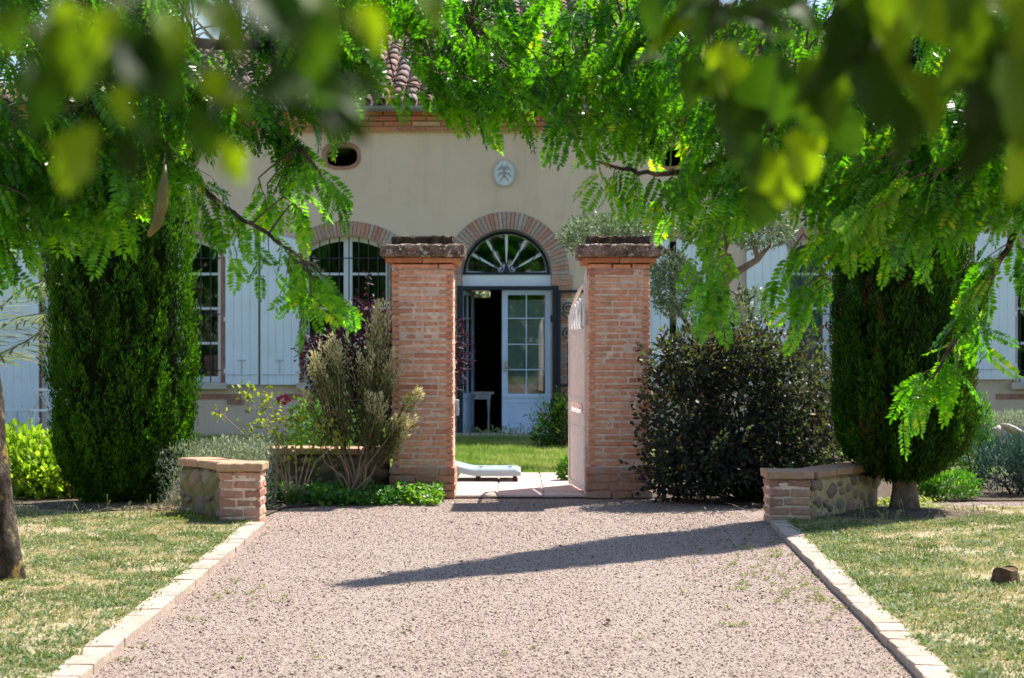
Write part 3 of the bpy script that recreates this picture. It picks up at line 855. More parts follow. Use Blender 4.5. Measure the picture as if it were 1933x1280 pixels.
# cornice and gutter
corn = part("cornice", MB().box(HX0, HX1, FY - .07, FY + .42, HZT + .001, HZT + .33).mesh("cornice"), MAT['mortar'], house)
cb = [bevel_box("cornice_brick", .40, .12, .062, .006, .003, 60 + s) for s in range(4)]
for m in cb: m.materials.append(MAT['cornice_brick'])
for row in range(4):
    x = -5.6 + (.21 if row % 2 else 0)
    while x < 6.2:
        part("brick", cb[int(rng.integers(4))], None, corn, T(x, FY - .045 - row * .028, HZT + .04 + row * .075 + rng.uniform(-.003, .003)), local=True)
        x += .415
gy = FY - .34
gu = MB(); n = 10; V = []; Fc = []
for x in (HX0 - .3, HX1 + .3):
    for i in range(n + 1):
        t = math.pi + math.pi * i / n
        V.append((x, gy + .075 * math.cos(t), hz(210) + .03 + .075 * math.sin(t)))
    for i in range(n + 1):
        t = math.pi + math.pi * (n - i) / n
        V.append((x, gy + .068 * math.cos(t), hz(210) + .032 + .068 * math.sin(t)))
m_ = 2 * (n + 1)
for i in range(m_): Fc.append((i, (i + 1) % m_, m_ + (i + 1) % m_, m_ + i))
gu.add(V, Fc)
part("gutter", gu.mesh("gutter"), MAT['zinc'], house)
# roof: hipped, canal tiles in courses
PIT = .385
EY, EZ = FY - .33, hz(203)
RY = EY + 9.3; RZ_ = EZ + 9.3 * PIT
hipx = 9.3
bed = MB()
A = (HX0 - .35, EY, EZ - .05); B_ = (HX1 + .35, EY, EZ - .05); C_ = (HX1 + .35 - hipx, RY, RZ_ - .05); D_ = (HX0 - .35 + hipx, RY, RZ_ - .05)
BY = RY + 9.3
E_ = (HX0 - .35, BY, EZ - .05); G_ = (HX1 + .35, BY, EZ - .05)
bed.add([A, B_, C_, D_, E_, G_], [(0, 1, 2, 3), (4, 3, 2, 5), (0, 3, 4), (1, 5, 2)])
roof = part("roof", bed.mesh("roof"), MAT['tile_bed'], house)
part("soffit", MB().box(HX0 - .3, HX1 + .3, FY - .30, FY - .075, HZT + .30, HZT + .328).mesh("soffit"), MAT['jamb'], house)
SP, EX = .215, .39
sl = math.sqrt(1 + PIT * PIT); cs, sn = 1 / sl, PIT / sl
def tile_geo(seed):
    """one cover tile: tapered half pipe, open end down slope (local y up the slope)"""
    r = np.random.default_rng(seed); n = 7; V = []
    for (yy, rr, hh) in ((0, .098, .085), (.46, .082, .062)):
        for sh in (0, .014):
            for i in range(n + 1):
                t = math.pi * i / n
                V.append(((rr - sh) * math.cos(t) * 1.02, yy, (hh - sh * .9) * math.sin(t) + (.018 if yy == 0 else 0)))
    k_ = n + 1; Q = []
    for i in range(n):
        Q.append((i, i + 1, 2 * k_ + i + 1, 2 * k_ + i))
        Q.append((k_ + i, 3 * k_ + i, 3 * k_ + i + 1, k_ + i + 1))
        Q.append((i, k_ + i, k_ + i + 1, i + 1))
    V = np.array(V) + r.normal(0, .0015, (len(V), 3))
    return V, np.array(Q)
tv = [tile_geo(s) for s in range(4)]
tile_meshes = []
for V, Q in tv:
    me = mesh_np("roof_tile", V, Q, None, np.zeros(len(V)), True); me.materials.append(MAT['tile']); tile_meshes.append(me)
RM = Matrix(((1, 0, 0, 0), (0, cs, -sn, 0), (0, sn, cs, 0), (0, 0, 0, 1)))
RM3 = np.array([[1, 0, 0], [0, cs, -sn], [0, sn, cs]])
stV, stQ, stR, nv = [], [], [], 0
rows = int(9.3 * sl / EX); ncol = int((HX1 - HX0 + .6) / SP)
singles = 0
for j in range(rows):
    for i in range(ncol):
        x = HX0 - .25 + i * SP; u = j * EX
        yy, zz = EY - .05 + u * cs, EZ - .0 + u * sn
        if x < HX0 - .35 + u * cs + .1 or x > HX1 + .35 - u * cs - .1: continue
        p = CX + x / yy * F
        v = int(rng.integers(4)); jx, ja = rng.uniform(-.008, .008), rng.uniform(-.03, .03)
        if 690 < p < 1290 and singles < 300 and j < 14:
            part("tile", tile_meshes[v], None, roof, T(x + jx, yy, zz) @ RM @ RZ(ja), local=True); singles += 1
        else:
            V = tv[v][0] @ RM3.T + np.array([x + jx, yy, zz])
            stV.append(V); stQ.append(tv[v][1] + nv); nv += len(V); stR.append(np.full(len(V), rng.random()))
    # channel tiles below, as thin troughs along the slope
me = mesh_np("roof_tiles_far", np.concatenate(stV), np.concatenate(stQ), None, np.concatenate(stR), True)
part("tile_field", me, MAT['tile'], roof, kind="stuff", local=True)
ch = []; cq = []; cr = []; nv = 0
for j in range(rows):
    for i in range(ncol):
        x = HX0 - .25 + (i + .5) * SP; u = j * EX
        yy, zz = EY - .075 + u * cs, EZ - .03 + u * sn
        if x < HX0 - .35 + u * cs + .1 or x > HX1 + .35 - u * cs - .1: continue
        V = np.array([(.1 * math.cos(t), a, .055 + h - .07 * math.sin(t)) for a, h in ((0, .018), (.44, 0)) for t in np.linspace(0, math.pi, 5)])
        ch.append(V @ RM3.T + np.array([x, yy, zz])); cq.append(np.array([(q, q + 1, q + 6, q + 5) for q in range(4)]) + nv); nv += 10; cr.append(np.full(10, rng.random()))
part("channel_tiles", mesh_np("channel_tiles", np.concatenate(ch), np.concatenate(cq), None, np.concatenate(cr), True), MAT['tile'], roof, kind="stuff", local=True)

# ================================================================== GATE PILLARS
pb = [bevel_box("pillar_brick", .30, .27, .044, .007, .004, 90 + s) for s in range(7)]
for m in pb: m.materials.append(MAT['pillar_brick'])
plb = [bevel_box("plinth_brick", .30, .27, .044, .007, .004, 190 + s) for s in range(5)]
for m in plb: m.materials.append(MAT['plinth_brick'])
sb = [bevel_box("short_brick", .17, .16, .058, .008, .005, 120 + s) for s in range(5)]
for m in sb: m.materials.append(MAT['short_brick'])

def lay(thing_, meshes, base_len, base_dep, base_h, x0, x1, y0, y1, z0, z1, course, lens, joint=.0145, jit=.004):
    """bricks course by course, front and back rows"""
    n = int(round((z1 - z0) / course)); ch_ = (z1 - z0) / n
    dep = (y1 - y0) / 2
    for kz in range(n):
        for row, yc in ((0, y0 + dep / 2), (1, y1 - dep / 2)):
            x = x0; choice = lens[int(rng.integers(len(lens)))]
            tot = sum(choice); sc = (x1 - x0) / tot
            for l in choice:
                w = l * sc
                M = T(x + w / 2, yc + rng.uniform(-jit, jit) * (1 if row else 1), z0 + (kz + .5) * ch_ + rng.uniform(-.002, .002)) @ RZ(rng.uniform(-.012, .012)) @ S((w - joint) / base_len, (dep - .006) / base_dep, (ch_ - joint) / base_h)
                part("brick", meshes[int(rng.integers(len(meshes)))], None, thing_, M)
                x += w

def gate_pillar(xa, xb, label):
    x0, x1 = (xa - CX) / 215, (xb - CX) / 215
    y0, y1 = 16.0, 16.0 + .56
    xm = (x0 + x1) / 2
    t = thing("gate_pillar", (xm, (y0 + y1) / 2, 0), label, "pillar", "tall brick gate pillars")
    zt = CH + (HY - 497) / 215
    core = MB().box(x0 + .007, x1 - .007, y0 + .007, y1 - .007, -.02, zt).box(x0 - .016, x1 + .016, y0 - .016, y1 + .016, -.018, .275)
    part("mortar_core", rough_box("mortar_core", x0 + .0085, x1 - .0085, y0 + .0085, y1 - .0085, -.02, zt, .05, .0062, .06, xa), MAT['mortar'], t)
    lens = [(.42, .14), (.30, .26), (.14, .42), (.2, .36), (.36, .2), (.22, .17, .17), (.28, .14, .14)]
    lay(t, pb, .30, .27, .044, x0, x1, y0, y1, .285, zt, .0565, lens)
    lay(t, plb, .30, .27, .044, x0 - .018, x1 + .014, y0 - .018, y1 + .014, 0.0, .28, .07, lens, .010)
    part("corbel", bevel_box("corbel", (x1 - x0) / 2 + .045, .64, .05, .008, .004, 7), MAT['corbel'], t, T(xm - (x1 - x0) / 4 - .023, (y0 + y1) / 2, zt + .027))
    part("corbel", bevel_box("corbel", (x1 - x0) / 2 + .043, .64, .05, .008, .004, 8), MAT['corbel'], t, T(xm + (x1 - x0) / 4 + .025, (y0 + y1) / 2, zt + .027))
    part("cap_slab", rough_box("cap_slab", xm - .365, xm + .365, y0 - .10, y1 + .10, zt + .054, zt + .165, .03, .009, .06, xa * .01), MAT['cap_stone'], t)
    part("cap_block", rough_box("cap_block", xm - .27, xm + .27, y0 + .01, y1 - .02, zt + .160, zt + .240, .03, .016, .06, xb * .01), MAT['moss_stone'], t)
    return t
gate_pillar(738, 857, "tall weathered brick gate pillar on the left, beside the feathery heather shrub")
gate_pillar(1109, 1229, "tall weathered brick gate pillar on the right, carrying the pale gate leaf")
# white box on the inner face of the left pillar
ib = thing("intercom_box", (-.47, 16.2, .7), "small white box fixed to the inner side of the left gate pillar", "intercom")
part("case", bevel_box("case", .035, .11, .14, .004, 0, 1), MAT['plastic'], ib, T((857 - CX) / 215 + .02, 16.16, CH - (770 - HY) / 214))
part("button", MB().tube([((857 - CX) / 215 + .037, 16.16, CH - (775 - HY) / 214), ((857 - CX) / 215 + .043, 16.16, CH - (775 - HY) / 214)], .014, 10).mesh("button"), MAT['zinc'], ib)

# short brick pillars
def short_pillar(x0, x1, y0, y1, zt, label):
    xm = (x0 + x1) / 2
    t = thing("short_pillar", (xm, (y0 + y1) / 2, 0), label, "pillar", "short brick end pillars beside the drive")
    part("mortar_core", rough_box("mortar_core", x0 + .010, x1 - .010, y0 + .010, y1 - .010, -.02, zt - .055, .05, .004, .05, x0), MAT['mortar'], t)
    lens = [(.2, .14), (.14, .2), (.17, .17), (.12, .22)]
    lay(t, sb, .17, .16, .058, x0, x1, y0, y1, .0, zt - .06, .0735, lens, .013, .005)
    part("cap_brick", rough_box("cap_brick", x0 - .012, x1 + .012, y0 - .018, y1 + .014, zt - .06, zt, .04, .005, .06, x1), MAT['coping_brick'], t)
    return t
short_pillar((413 - CX) / 252, (494 - CX) / 252, 13.62, 13.95, .47, "short square brick pillar at the end of the left kerb")
short_pillar((1449 - CX) / 250, (1531 - CX) / 250, 13.72, 14.05, .405, "short square brick pillar with yellow lichen at the end of the right kerb")

# low cobble walls with brick coping
def pebble_mesh(seed):
    r = np.random.default_rng(seed)
    bm = bmesh.new(); bmesh.ops.create_icosphere(bm, subdivisions=2, radius=.5)
    for v in bm.verts:
        v.co += mnoise.noise_vector(v.co * 1.9 + Vector((seed * 5.3, 0, 0))) * .20
    me = bpy.data.meshes.new("stone"); bm.to_mesh(me); bm.free()
    me.polygons.foreach_set("use_smooth", np.ones(len(me.polygons), bool))
    me.materials.append(MAT['pebble'])
    return me
pebs = [pebble_mesh(s) for s in range(6)]
cop = [bevel_box("coping_brick", .30, .30, .06, .008, .005, 150 + s) for s in range(4)]
for m in cop: m.materials.append(MAT['coping_brick'])
def low_wall(a, b, h, thick, label, mortar, seed, size=.12):
    r = np.random.default_rng(seed)
    a, b = np.array(a, float), np.array(b, float); Lw = np.linalg.norm(b - a); d = (b - a) / Lw
    nrm = np.array([d[1], -d[0]])
    if nrm[1] > 0: nrm = -nrm
    ang = math.atan2(d[1], d[0]); mid = (a + b) / 2
    t = thing("garden_wall", (mid[0], mid[1], 0), label, "wall", "low cobble garden walls")
    me = rough_box("wall_core", -Lw / 2, Lw / 2, -thick / 2, thick / 2, -.02, h - .06, .08, .01, .1, seed)
    part("wall_core", me, mortar, t, T(mid[0], mid[1], 0) @ RZ(ang))
    placed = []
    for _ in range(900):
        w = size * r.uniform(.5, 1.35); hh = w * r.uniform(.65, 1.0)
        u, zc = r.uniform(.03, Lw - .03), r.uniform(.02, h - .10)
        if any(((u - q[0]) / (w + q[2])) ** 2 + ((zc - q[1]) / (hh + q[3])) ** 2 < .245 for q in placed): continue
        placed.append((u, zc, w, hh))
        p = a + d * u + nrm * (thick / 2 - .018)
        part("stone", pebs[int(r.integers(6))], None, t, T(p[0], p[1], zc) @ RZ(ang) @ Matrix.Rotation(r.uniform(-.6, .6), 4, 'Y') @ S(w, .085, hh))
    u = .02
    while u < Lw - .1:
        l = min(.31 * r.uniform(.9, 1.1), Lw - u)
        p = a + d * (u + l / 2)
        part("coping_brick", cop[int(r.integers(4))], None, t, T(p[0], p[1], h - .03 + r.uniform(-.003, .003)) @ RZ(ang + r.uniform(-.015, .015)) @ S((l - .01) / .30, (thick + .04) / .30, 1))
        u += l
low_wall((-2.08, 13.92), (-2.52, 14.40), .465, .26, "low cobble wall with brick coping behind the left short pillar and cypress", MAT['moss_mortar'], 5, .16)
low_wall((2.19, 13.90), (2.86, 14.80), .40, .26, "low cobble wall with lichened coping running behind the right cypress trunk", MAT['yellow_mortar'], 6, .14)
low_wall((-2.25, 16.35), (-1.10, 16.35), .435, .28, "low dark cobble wall joining the left gate pillar behind the heather", MAT['dark_mortar'], 7, .12)

# ================================================================== GATE LEAF
h0 = np.array([(1107 - CX) / 212, 16.13]); h1 = np.array([(1077 - CX) * 17.22 / F, 17.22])
gd = (h1 - h0); GL = np.linalg.norm(gd); ga = math.atan2(gd[1], gd[0])
GM = T(h0[0], h0[1], 0.03) @ RZ(ga)
gate = thing("gate_leaf", (h0[0], h0[1], .03), "pale pinkish iron gate leaf standing open against the right gate pillar", "gate")
fr = MB()
fr.box(.0, .045, -.022, .022, .01, 1.86).box(GL - .045, GL, -.022, .022, .01, 1.60)
for z in (.02, .66, .80, 1.42): fr.box(.046, GL - .046, -.018, .018, z, z + .045)
top = [(.02 + (GL - .04) * t, 0, 1.60 + .26 * math.cos(t * math.pi / 2) ** .8 if t < 1 else 1.60) for t in np.linspace(0, 1, 14)]
fr.tube(top, .018, 6)
fr.tube([(.022, 0, 1.86), (.022, 0, 1.91), (.022, 0, 1.95), (.022, 0, 2.02)], [.012, .024, .018, .003], 8)
part("frame", fr.mesh("gate_frame"), MAT['gate_paint'], gate, GM)
pn = MB().box(.046, GL - .046, -.006, .006, .065, .66).box(.12, GL - .12, .008, .014, .14, .58)
part("kick_panel", pn.mesh("kick_panel"), MAT['gate_paint'], gate, GM)
for x in np.linspace(.046, GL - .046, 17)[1:-1]:
    part("bar", MB().tube([(x, 0, .846), (x, 0, 1.419)], .017, 6).mesh("bar"), MAT['gate_paint'], gate, GM)
sc = MB()
for x in np.linspace(.11, GL - .11, 7):
    sc.tube([(x + .055 * math.cos(t), 0, .752 + .044 * math.sin(t)) for t in np.linspace(0, 2 * math.pi, 13)], .007, 5)
part("ring_frieze", sc.mesh("ring_frieze"), MAT['gate_paint'], gate, GM)
up = MB()
for i, x in enumerate(np.linspace(.14, GL - .14, 6)):
    hh = .30 + .22 * (1 - i / 5)
    s = 1 if i % 2 else -1
    up.tube([(x, 0, 1.465), (x + .03 * s, 0, 1.465 + hh * .4), (x - .02 * s, 0, 1.465 + hh * .65)], .009, 5)
    up.tube([(x + .055 * s * math.cos(t) * (1 - t / 8), 0, 1.465 + hh * .5 + .065 * math.sin(t) * (1 - t / 8)) for t in np.linspace(0, 6, 16)], .008, 5)
    # leaf shaped mounts
    up.add([(x - .035, .012, 1.50), (x, .02, 1.48), (x + .035, .012, 1.50), (x + .02, .02, 1.465 + hh * .55), (x - .02, .02, 1.465 + hh * .55)], [(0, 1, 2, 3, 4)])
part("scrollwork", up.mesh("scrollwork"), MAT['white_metal'], gate, GM)
mesh_p = MB().box(.05, GL - .05, -.003, .003, .85, 1.415)
part("hinge", MB().tube([(-.02, .0, .3), (-.02, 0, .42)], .022, 8).tube([(-.02, 0, 1.5), (-.02, 0, 1.62)], .022, 8).mesh("hinge"), MAT['gate_edge'], gate, GM)
part("backing_sheet", mesh_p.mesh("backing_sheet"), MAT['gate_paint'], gate, GM)

# ================================================================== TERRACE AND GARDEN FURNITURE
lg = thing("sun_lounger", (-.35, 17.85, .03), "low white plastic sun lounger on the terracotta terrace beyond the gate", "sun lounger")
prof = []   # side profile (x, z) upper edge from right end to the raised left part
xs = np.linspace((983 - CX) * 17.8 / F, (845 - CX) * 17.8 / F - .5, 28)
bodyV, bodyF = [], []
def ztop_l(x):
    b = -.36
    return .148 + (max(0, b - x) ** 1.35) * .42
for i, x in enumerate(xs):
    zt = ztop_l(x) - (.02 if i == 0 else 0); zb = zt - (.068 if i else .045)
    for yy in (17.62, 18.20):
        bodyV += [(x, yy, zb), (x, yy, zt - .012), (x, yy + (.012 if yy < 18 else -.012), zt)]
for i in range(len(xs) - 1):
    b = i * 6; c_ = b + 6
    for p_, q_ in ((0, 1), (1, 2), (2, 5), (5, 4), (4, 3), (3, 0)): bodyF.append((b + p_, c_ + p_, c_ + q_, b + q_))
bodyF.append((0, 1, 2, 5, 4, 3)); e_ = (len(xs) - 1) * 6; bodyF.append((e_ + 3, e_ + 4, e_ + 5, e_ + 2, e_ + 1, e_))
part("body", MB().add(bodyV, bodyF).mesh("lounger_body"), MAT['plastic'], lg)
for x in ((972 - CX) * 17.7 / F, (902 - CX) * 17.7 / F):
    for yy in (17.66, 18.15):
        part("foot", MB().box(x - .02, x + .02, yy - .02, yy + .02, .029, .082).mesh("foot"), MAT['dark_rubber'], lg)
for x in (-.02, -.30): part("knob", MB().tube([(x, 17.7, .16), (x, 17.7, .175)], .02, 8).mesh("knob"), MAT['plastic'], lg)

def garden_chair(x, y, rot, label):
    t = thing("garden_chair", (x, y, 0), label, "chair", "white wrought iron chairs by the house")
    M = T(x, y, 0) @ RZ(rot)
    seat = MB().tube([(.21 * math.cos(a), .21 * math.sin(a), .45) for a in np.linspace(0, 2 * math.pi, 20)], .012, 5)
    for k_ in np.linspace(-.16, .16, 7):
        q = math.sqrt(.21 ** 2 - k_ ** 2); seat.tube([(k_, -q, .45), (k_, q, .45)], .006, 4)
    part("seat", seat.mesh("seat"), MAT['white_metal'], t, M)
    for sx in (-1, 1):
        for sy in (-1, 1):
            part("leg", MB().tube([(.15 * sx, .15 * sy, .45), (.17 * sx, .17 * sy, .25), (.22 * sx, .22 * sy, .0)], .012, 6).mesh("leg"), MAT['white_metal'], t, M)
        part("armrest", MB().tube([(.20 * sx, .12, .45), (.27 * sx, .02, .55), (.25 * sx, -.05, .66), (.24 * sx, .12, .68), (.22 * sx, .20, .66)], .010, 5).mesh("armrest"), MAT['white_metal'], t, M)
    bk = MB().tube([(.22 * math.cos(a), .20 + .03 * math.sin(a), .45 + .47 * math.sin(a)) for a in np.linspace(0, math.pi, 20)], .011, 5)
    for s in (-1, 1):
        bk.tube([(s * (.08 + .07 * math.cos(a) * (1 - a / 9)), .215, .68 + .08 * math.sin(a) * (1 - a / 9)) for a in np.linspace(0, 6, 18)], .007, 4)
        bk.tube([(s * .03, .21, .46), (s * .06, .215, .6), (0, .22, .88)], .007, 4)
    part("backrest", bk.mesh("backrest"), MAT['white_metal'], t, M)
    return t
garden_chair((32 - CX) * 24.9 / F, 24.9, .2, "white wrought iron garden chair, leftmost, in front of the white shutter")
garden_chair((84 - CX) * 24.7 / F, 24.75, -1.2, "white wrought iron garden chair half hidden by the left cypress")
tb = thing("garden_table", ((118 - CX) * 25.5 / F, 25.5, 0), "round white iron garden table behind the left cypress", "table")
tx = tb.location.x
part("table_top", MB().tube([(tx, 25.5, .70), (tx, 25.5, .73)], .38, 24).mesh("table_top"), MAT['white_metal'], tb)
part("pedestal", MB().tube([(tx, 25.5, .05), (tx, 25.5, .699)], .025, 8).mesh("pedestal"), MAT['white_metal'], tb)
for a in (0, 2.09, 4.19):
    part("leg", MB().tube([(tx, 25.5, .12), (tx + .15 * math.cos(a), 25.5 + .15 * math.sin(a), .1), (tx + .28 * math.cos(a), 25.5 + .28 * math.sin(a), .005)], .014, 5).mesh("leg"), MAT['white_metal'], tb)

# stump in the right lawn, with a chipped rim
d_ = CH * F / (1112 - HY); sx_ = (1897 - CX) * d_ / F
st = thing("tree_stump", (sx_, d_, .03), "low dark brown cut stump in the right lawn", "stump")
mb = MB(); n = 14; V = []
for k_, (zz, rr) in enumerate(((-.01, .085), (.05, .068), (.085, .064))):
    for i in range(n):
        a = 2 * math.pi * i / n; q = rr * (1 + .12 * math.sin(3 * a + 1) + .06 * math.sin(7 * a))
        V.append((sx_ + q * math.cos(a), d_ + q * math.sin(a), .03 + zz + (.012 * math.sin(2 * a) if k_ == 2 else 0)))
Fc = [(k_ * n + i, k_ * n + (i + 1) % n, (k_ + 1) * n + (i + 1) % n, (k_ + 1) * n + i) for k_ in range(2) for i in range(n)]
mb.add(V, Fc)
part("bark", mb.mesh("stump_bark"), MAT['stump'], st)
part("cut_face", MB().add([(p[0], p[1], p[2] - .004) for p in V[2 * n:]], [tuple(range(n))]).mesh("cut_face"), plain("cut_wood", (.16, .10, .06), .9, .1, 0, .3, 40), st)

# pale rock edging at the far right
rk = thing("rock_edging", (5.9, 20.4, 0), "pale rough rock edging in front of the house on the far right", "wall")
rks = []
for s in range(3):
    me = pebble_mesh(20 + s); me.materials.clear(); me.materials.append(MAT['pale_rock']); rks.append(me)
for j in range(4):
    for i in range(8):
        part("stone", rks[int(rng.integers(3))], None, rk, T(5.05 + i * .24 + (j % 2) * .11, 20.4 + rng.uniform(-.05, .05), .05 + j * .11) @ RZ(rng.uniform(-.4, .4)) @ Matrix.Rotation(rng.uniform(-.5, .5), 4, 'Y') @ S(.25 * rng.uniform(.6, 1.25), .24, .13 * rng.uniform(.7, 1.2)))

# ================================================================== CYPRESSES
def cypress(cx, cy, zb, height, R, trunk_r, label, seed, n=165000, lowf=.06, lowp=.5):
    r = np.random.default_rng(seed)
    t = thing("cypress_tree", (cx, cy, 0), label, "cypress", "columnar cypresses flanking the drive")
    def prof(z):
        u = np.clip((z - zb) / (height - zb), 0, 1)
        lo = np.clip(u / lowf, 0.02, 1) ** lowp
        return R * lo * (1 - np.clip((u - .40) / .60, 0, 1) ** 1.25 * .95)
    nl = 150                                   # big upright lobes
    lth = r.uniform(0, 2 * math.pi, nl); lz = zb + (height - zb) * r.random(nl) ** 1.4 * .9; lh = r.uniform(.5, 1.3, nl); la = r.uniform(.10, .26, nl) * R / .6
    def skin(th_, z_):
        """radius of the crown's skin: profile pushed out where lobes stand"""
        out = np.zeros(len(th_)) 
        for i in range(nl):
            dth = (th_ - lth[i] + math.pi) % (2 * math.pi) - math.pi
            dz = (z_ - lz[i]) / lh[i]
            w = np.exp(-(dth / la[i]) ** 2) * np.clip(1 - dz * dz * np.where(dz > 0, 1, 3.5), 0, 1)
            out = np.maximum(out, w)
        return prof(z_) * (.80 + .22 * out)
    nt_ = 4200
    tz = zb + (height - zb) * np.clip(r.random(nt_) ** 1.75, 0, .97); tth = r.uniform(0, 2 * math.pi, nt_)
    th_len = r.uniform(.10, .30, nt_) * np.where(tz > 3.6, 1.6, 1); tr_ = r.uniform(.020, .046, nt_) * np.where(tz > 3.6, 1.6, 1)
    tilt = r.uniform(.05, .45, nt_)
    tone = r.normal(0, .16, nt_)
    rr = skin(tth, tz) * r.uniform(.93, 1.02, nt_)
    rad_d = np.stack([np.cos(tth), np.sin(tth), np.zeros(nt_)], 1)
    ax = unit(rad_d * tilt[:, None] + np.array([0, 0, 1.0]) + r.normal(0, .12, (nt_, 3)))
    base_ = np.stack([cx + rr * np.cos(tth), cy + rr * np.sin(tth), tz], 1) - ax * (th_len * .45)[:, None]
    w = th_len * tr_ * np.where(tz > 3.6, .4, 1.0)
    idx = r.choice(nt_, n, p=w / w.sum())
    sq = r.random(n)
    od = rand_dirs(n, r); A_ = ax[idx]; od = unit(od - A_ * np.sum(od * A_, 1, keepdims=True))
    flame = np.sin(np.pi * np.clip(sq, .02, 1) ** .7) ** .9 + .05
    P = base_[idx] + A_ * (sq * th_len[idx])[:, None] + od * (tr_[idx] * flame * np.sqrt(r.uniform(.5, 1, n)))[:, None]
    D = unit(A_ + od * .35 + r.normal(0, .15, (n, 3))); N = unit(od + r.normal(0, .25, (n, 3)))
    big = np.where(P[:, 2] > 3.7, 1.5, 1.0)
    rn = np.clip(.48 + tone[idx] + sq * .18 + r.normal(0, .10, n), .13, 1)
    rn = np.where((r.random(nt_) < np.where(vnoise(np.stack([tth * R, tz], 1), .35, seed) > .72, .22, .02))[idx], r.uniform(0, .12, n), rn)
    L = r.uniform(.022, .048, n) * big; W = r.uniform(.009, .0145, n) * big
    k_ = P[:, 2] > .03
    part("crown", leaf_mesh("cypress_crown", P[k_], D[k_], N[k_], L[k_], W[k_], rn[k_], .1, True), MAT['cypress_leaf'], t, kind="stuff")
    # closed mass of inner twigs behind the tufts
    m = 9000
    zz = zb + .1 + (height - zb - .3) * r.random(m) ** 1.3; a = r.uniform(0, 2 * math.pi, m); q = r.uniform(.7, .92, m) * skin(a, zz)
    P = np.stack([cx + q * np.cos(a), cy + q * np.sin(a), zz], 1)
    part("inner_sprays", leaf_mesh("inner_sprays", P, unit(r.normal(0, .5, (m, 3)) + np.array([0, 0, 1])), rand_dirs(m, r), r.uniform(.06, .12, m), r.uniform(.02, .04, m), np.clip(r.normal(.2, .1, m), .13, 1), .1, True), MAT['cypress_leaf'], t, kind="stuff")  # toned darker than the tufts: shade in the gaps put into colour
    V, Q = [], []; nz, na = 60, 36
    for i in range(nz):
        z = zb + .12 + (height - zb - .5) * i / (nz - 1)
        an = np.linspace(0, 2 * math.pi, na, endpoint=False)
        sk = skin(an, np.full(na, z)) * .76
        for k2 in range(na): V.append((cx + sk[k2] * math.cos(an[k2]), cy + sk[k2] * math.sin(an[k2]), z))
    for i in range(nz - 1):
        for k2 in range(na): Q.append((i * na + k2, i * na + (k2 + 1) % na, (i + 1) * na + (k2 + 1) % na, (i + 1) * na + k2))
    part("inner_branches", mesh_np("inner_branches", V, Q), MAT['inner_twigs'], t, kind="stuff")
    tk = MB(); pts, rad = [], []
    for z, f in ((-.03, 1.35), (.05, 1.12), (.2, 1.0), (.5, .92), (1.2, .75), (3, .5), (6, .25), (height - .4, .04)):
        pts.append((cx + .02 * math.sin(z * 3), cy, z)); rad.append(trunk_r * f)
    tk.tube(pts, rad, 12)
    if zb > .2:
        for s_ in (-1, 1):
            tk.tube([(cx + s_ * trunk_r * .9, cy - .03, -.03), (cx + s_ * trunk_r * .55, cy - .03, .2), (cx + s_ * trunk_r * .4, cy, .6), (cx + s_ * .12, cy, 1.1)], [trunk_r * .62, trunk_r * .5, trunk_r * .42, .03], 9)
        for i in range(14):
            a = i * .9 + .3; z = .25 + .04 * i
            tk.tube([(cx + .03 * math.cos(a), cy + .03 * math.sin(a), z), (cx + .25 * math.cos(a), cy + .25 * math.sin(a), z + .12), (cx + .42 * math.cos(a), cy + .42 * math.sin(a), z + .45)], [.02, .014, .006], 6)
    part("trunk", tk.mesh("cypress_trunk", True), MAT['cypress_bark'], t)
    return t
cypress((229 - CX) * 15.2 / F, 15.2, -.05, 7.6, .605, .10, "broad dark cypress on the left with its crown reaching the ground", 21, lowf=.078, lowp=.42)
cypress((1706 - CX) * 14.48 / F, 14.48, .36, 8.25, .545, .095, "dark cypress on the right with a bare forked trunk at its foot", 22, lowf=.034, lowp=.36)
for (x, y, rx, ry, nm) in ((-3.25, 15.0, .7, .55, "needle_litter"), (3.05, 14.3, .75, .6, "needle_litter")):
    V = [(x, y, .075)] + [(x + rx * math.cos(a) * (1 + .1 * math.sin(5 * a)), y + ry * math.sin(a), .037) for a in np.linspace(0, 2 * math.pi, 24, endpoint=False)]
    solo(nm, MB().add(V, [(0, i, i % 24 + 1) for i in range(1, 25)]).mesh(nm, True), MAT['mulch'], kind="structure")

# ================================================================== LOCUST TREES (pinnate leaves)
def pinnate(seed, pairs):
    """one compound leaf: rachis along +y with paired leaflets; returns arrays"""
    r = np.random.default_rng(seed); L = .2
    P, D, N, Ls, Ws = [], [], [], [], []
    for i in range(pairs):
        t = .16 + .80 * i / (pairs - 1)
        y = L * t; z = -.045 * t * t
        env = .75 + .35 * math.sin(math.pi * min(1, t * .95))
        for s in (-1, 1):
            P.append((s * .002, y + r.uniform(-.002, .002), z)); D.append((s * 1.0, .42 + r.uniform(-.12, .12), -.10 + r.uniform(-.25, .15)))
            N.append((r.normal(0, .25) - s * .1, r.normal(0, .2), 1)); Ls.append(.046 * env * r.uniform(.88, 1.1)); Ws.append(.0172 * env * r.uniform(.9, 1.1))
    P.append((0, L * .97, -.045)); D.append((0, 1, -.4)); N.append((0, .3, 1)); Ls.append(.042); Ws.append(.017)
    V, Q, k_ = leaf_arrays(np.array(P), np.array(D, float), np.array(N, float), np.array(Ls), np.array(Ws), .22)
    R_ = np.repeat(np.clip(r.normal(.5, .16, len(P)), 0, 1), k_)
    mb = MB().tube([(0, 0, 0), (0, L * .5, -.011), (0, L * .97, -.045)], [.0016, .0011, .0006], 3, False)
    V = np.concatenate([V, np.array(mb.v)]); Q = np.concatenate([Q, np.array(mb.f) + len(R_)])
    return V, Q, np.concatenate([R_, np.full(len(mb.v), .85)])
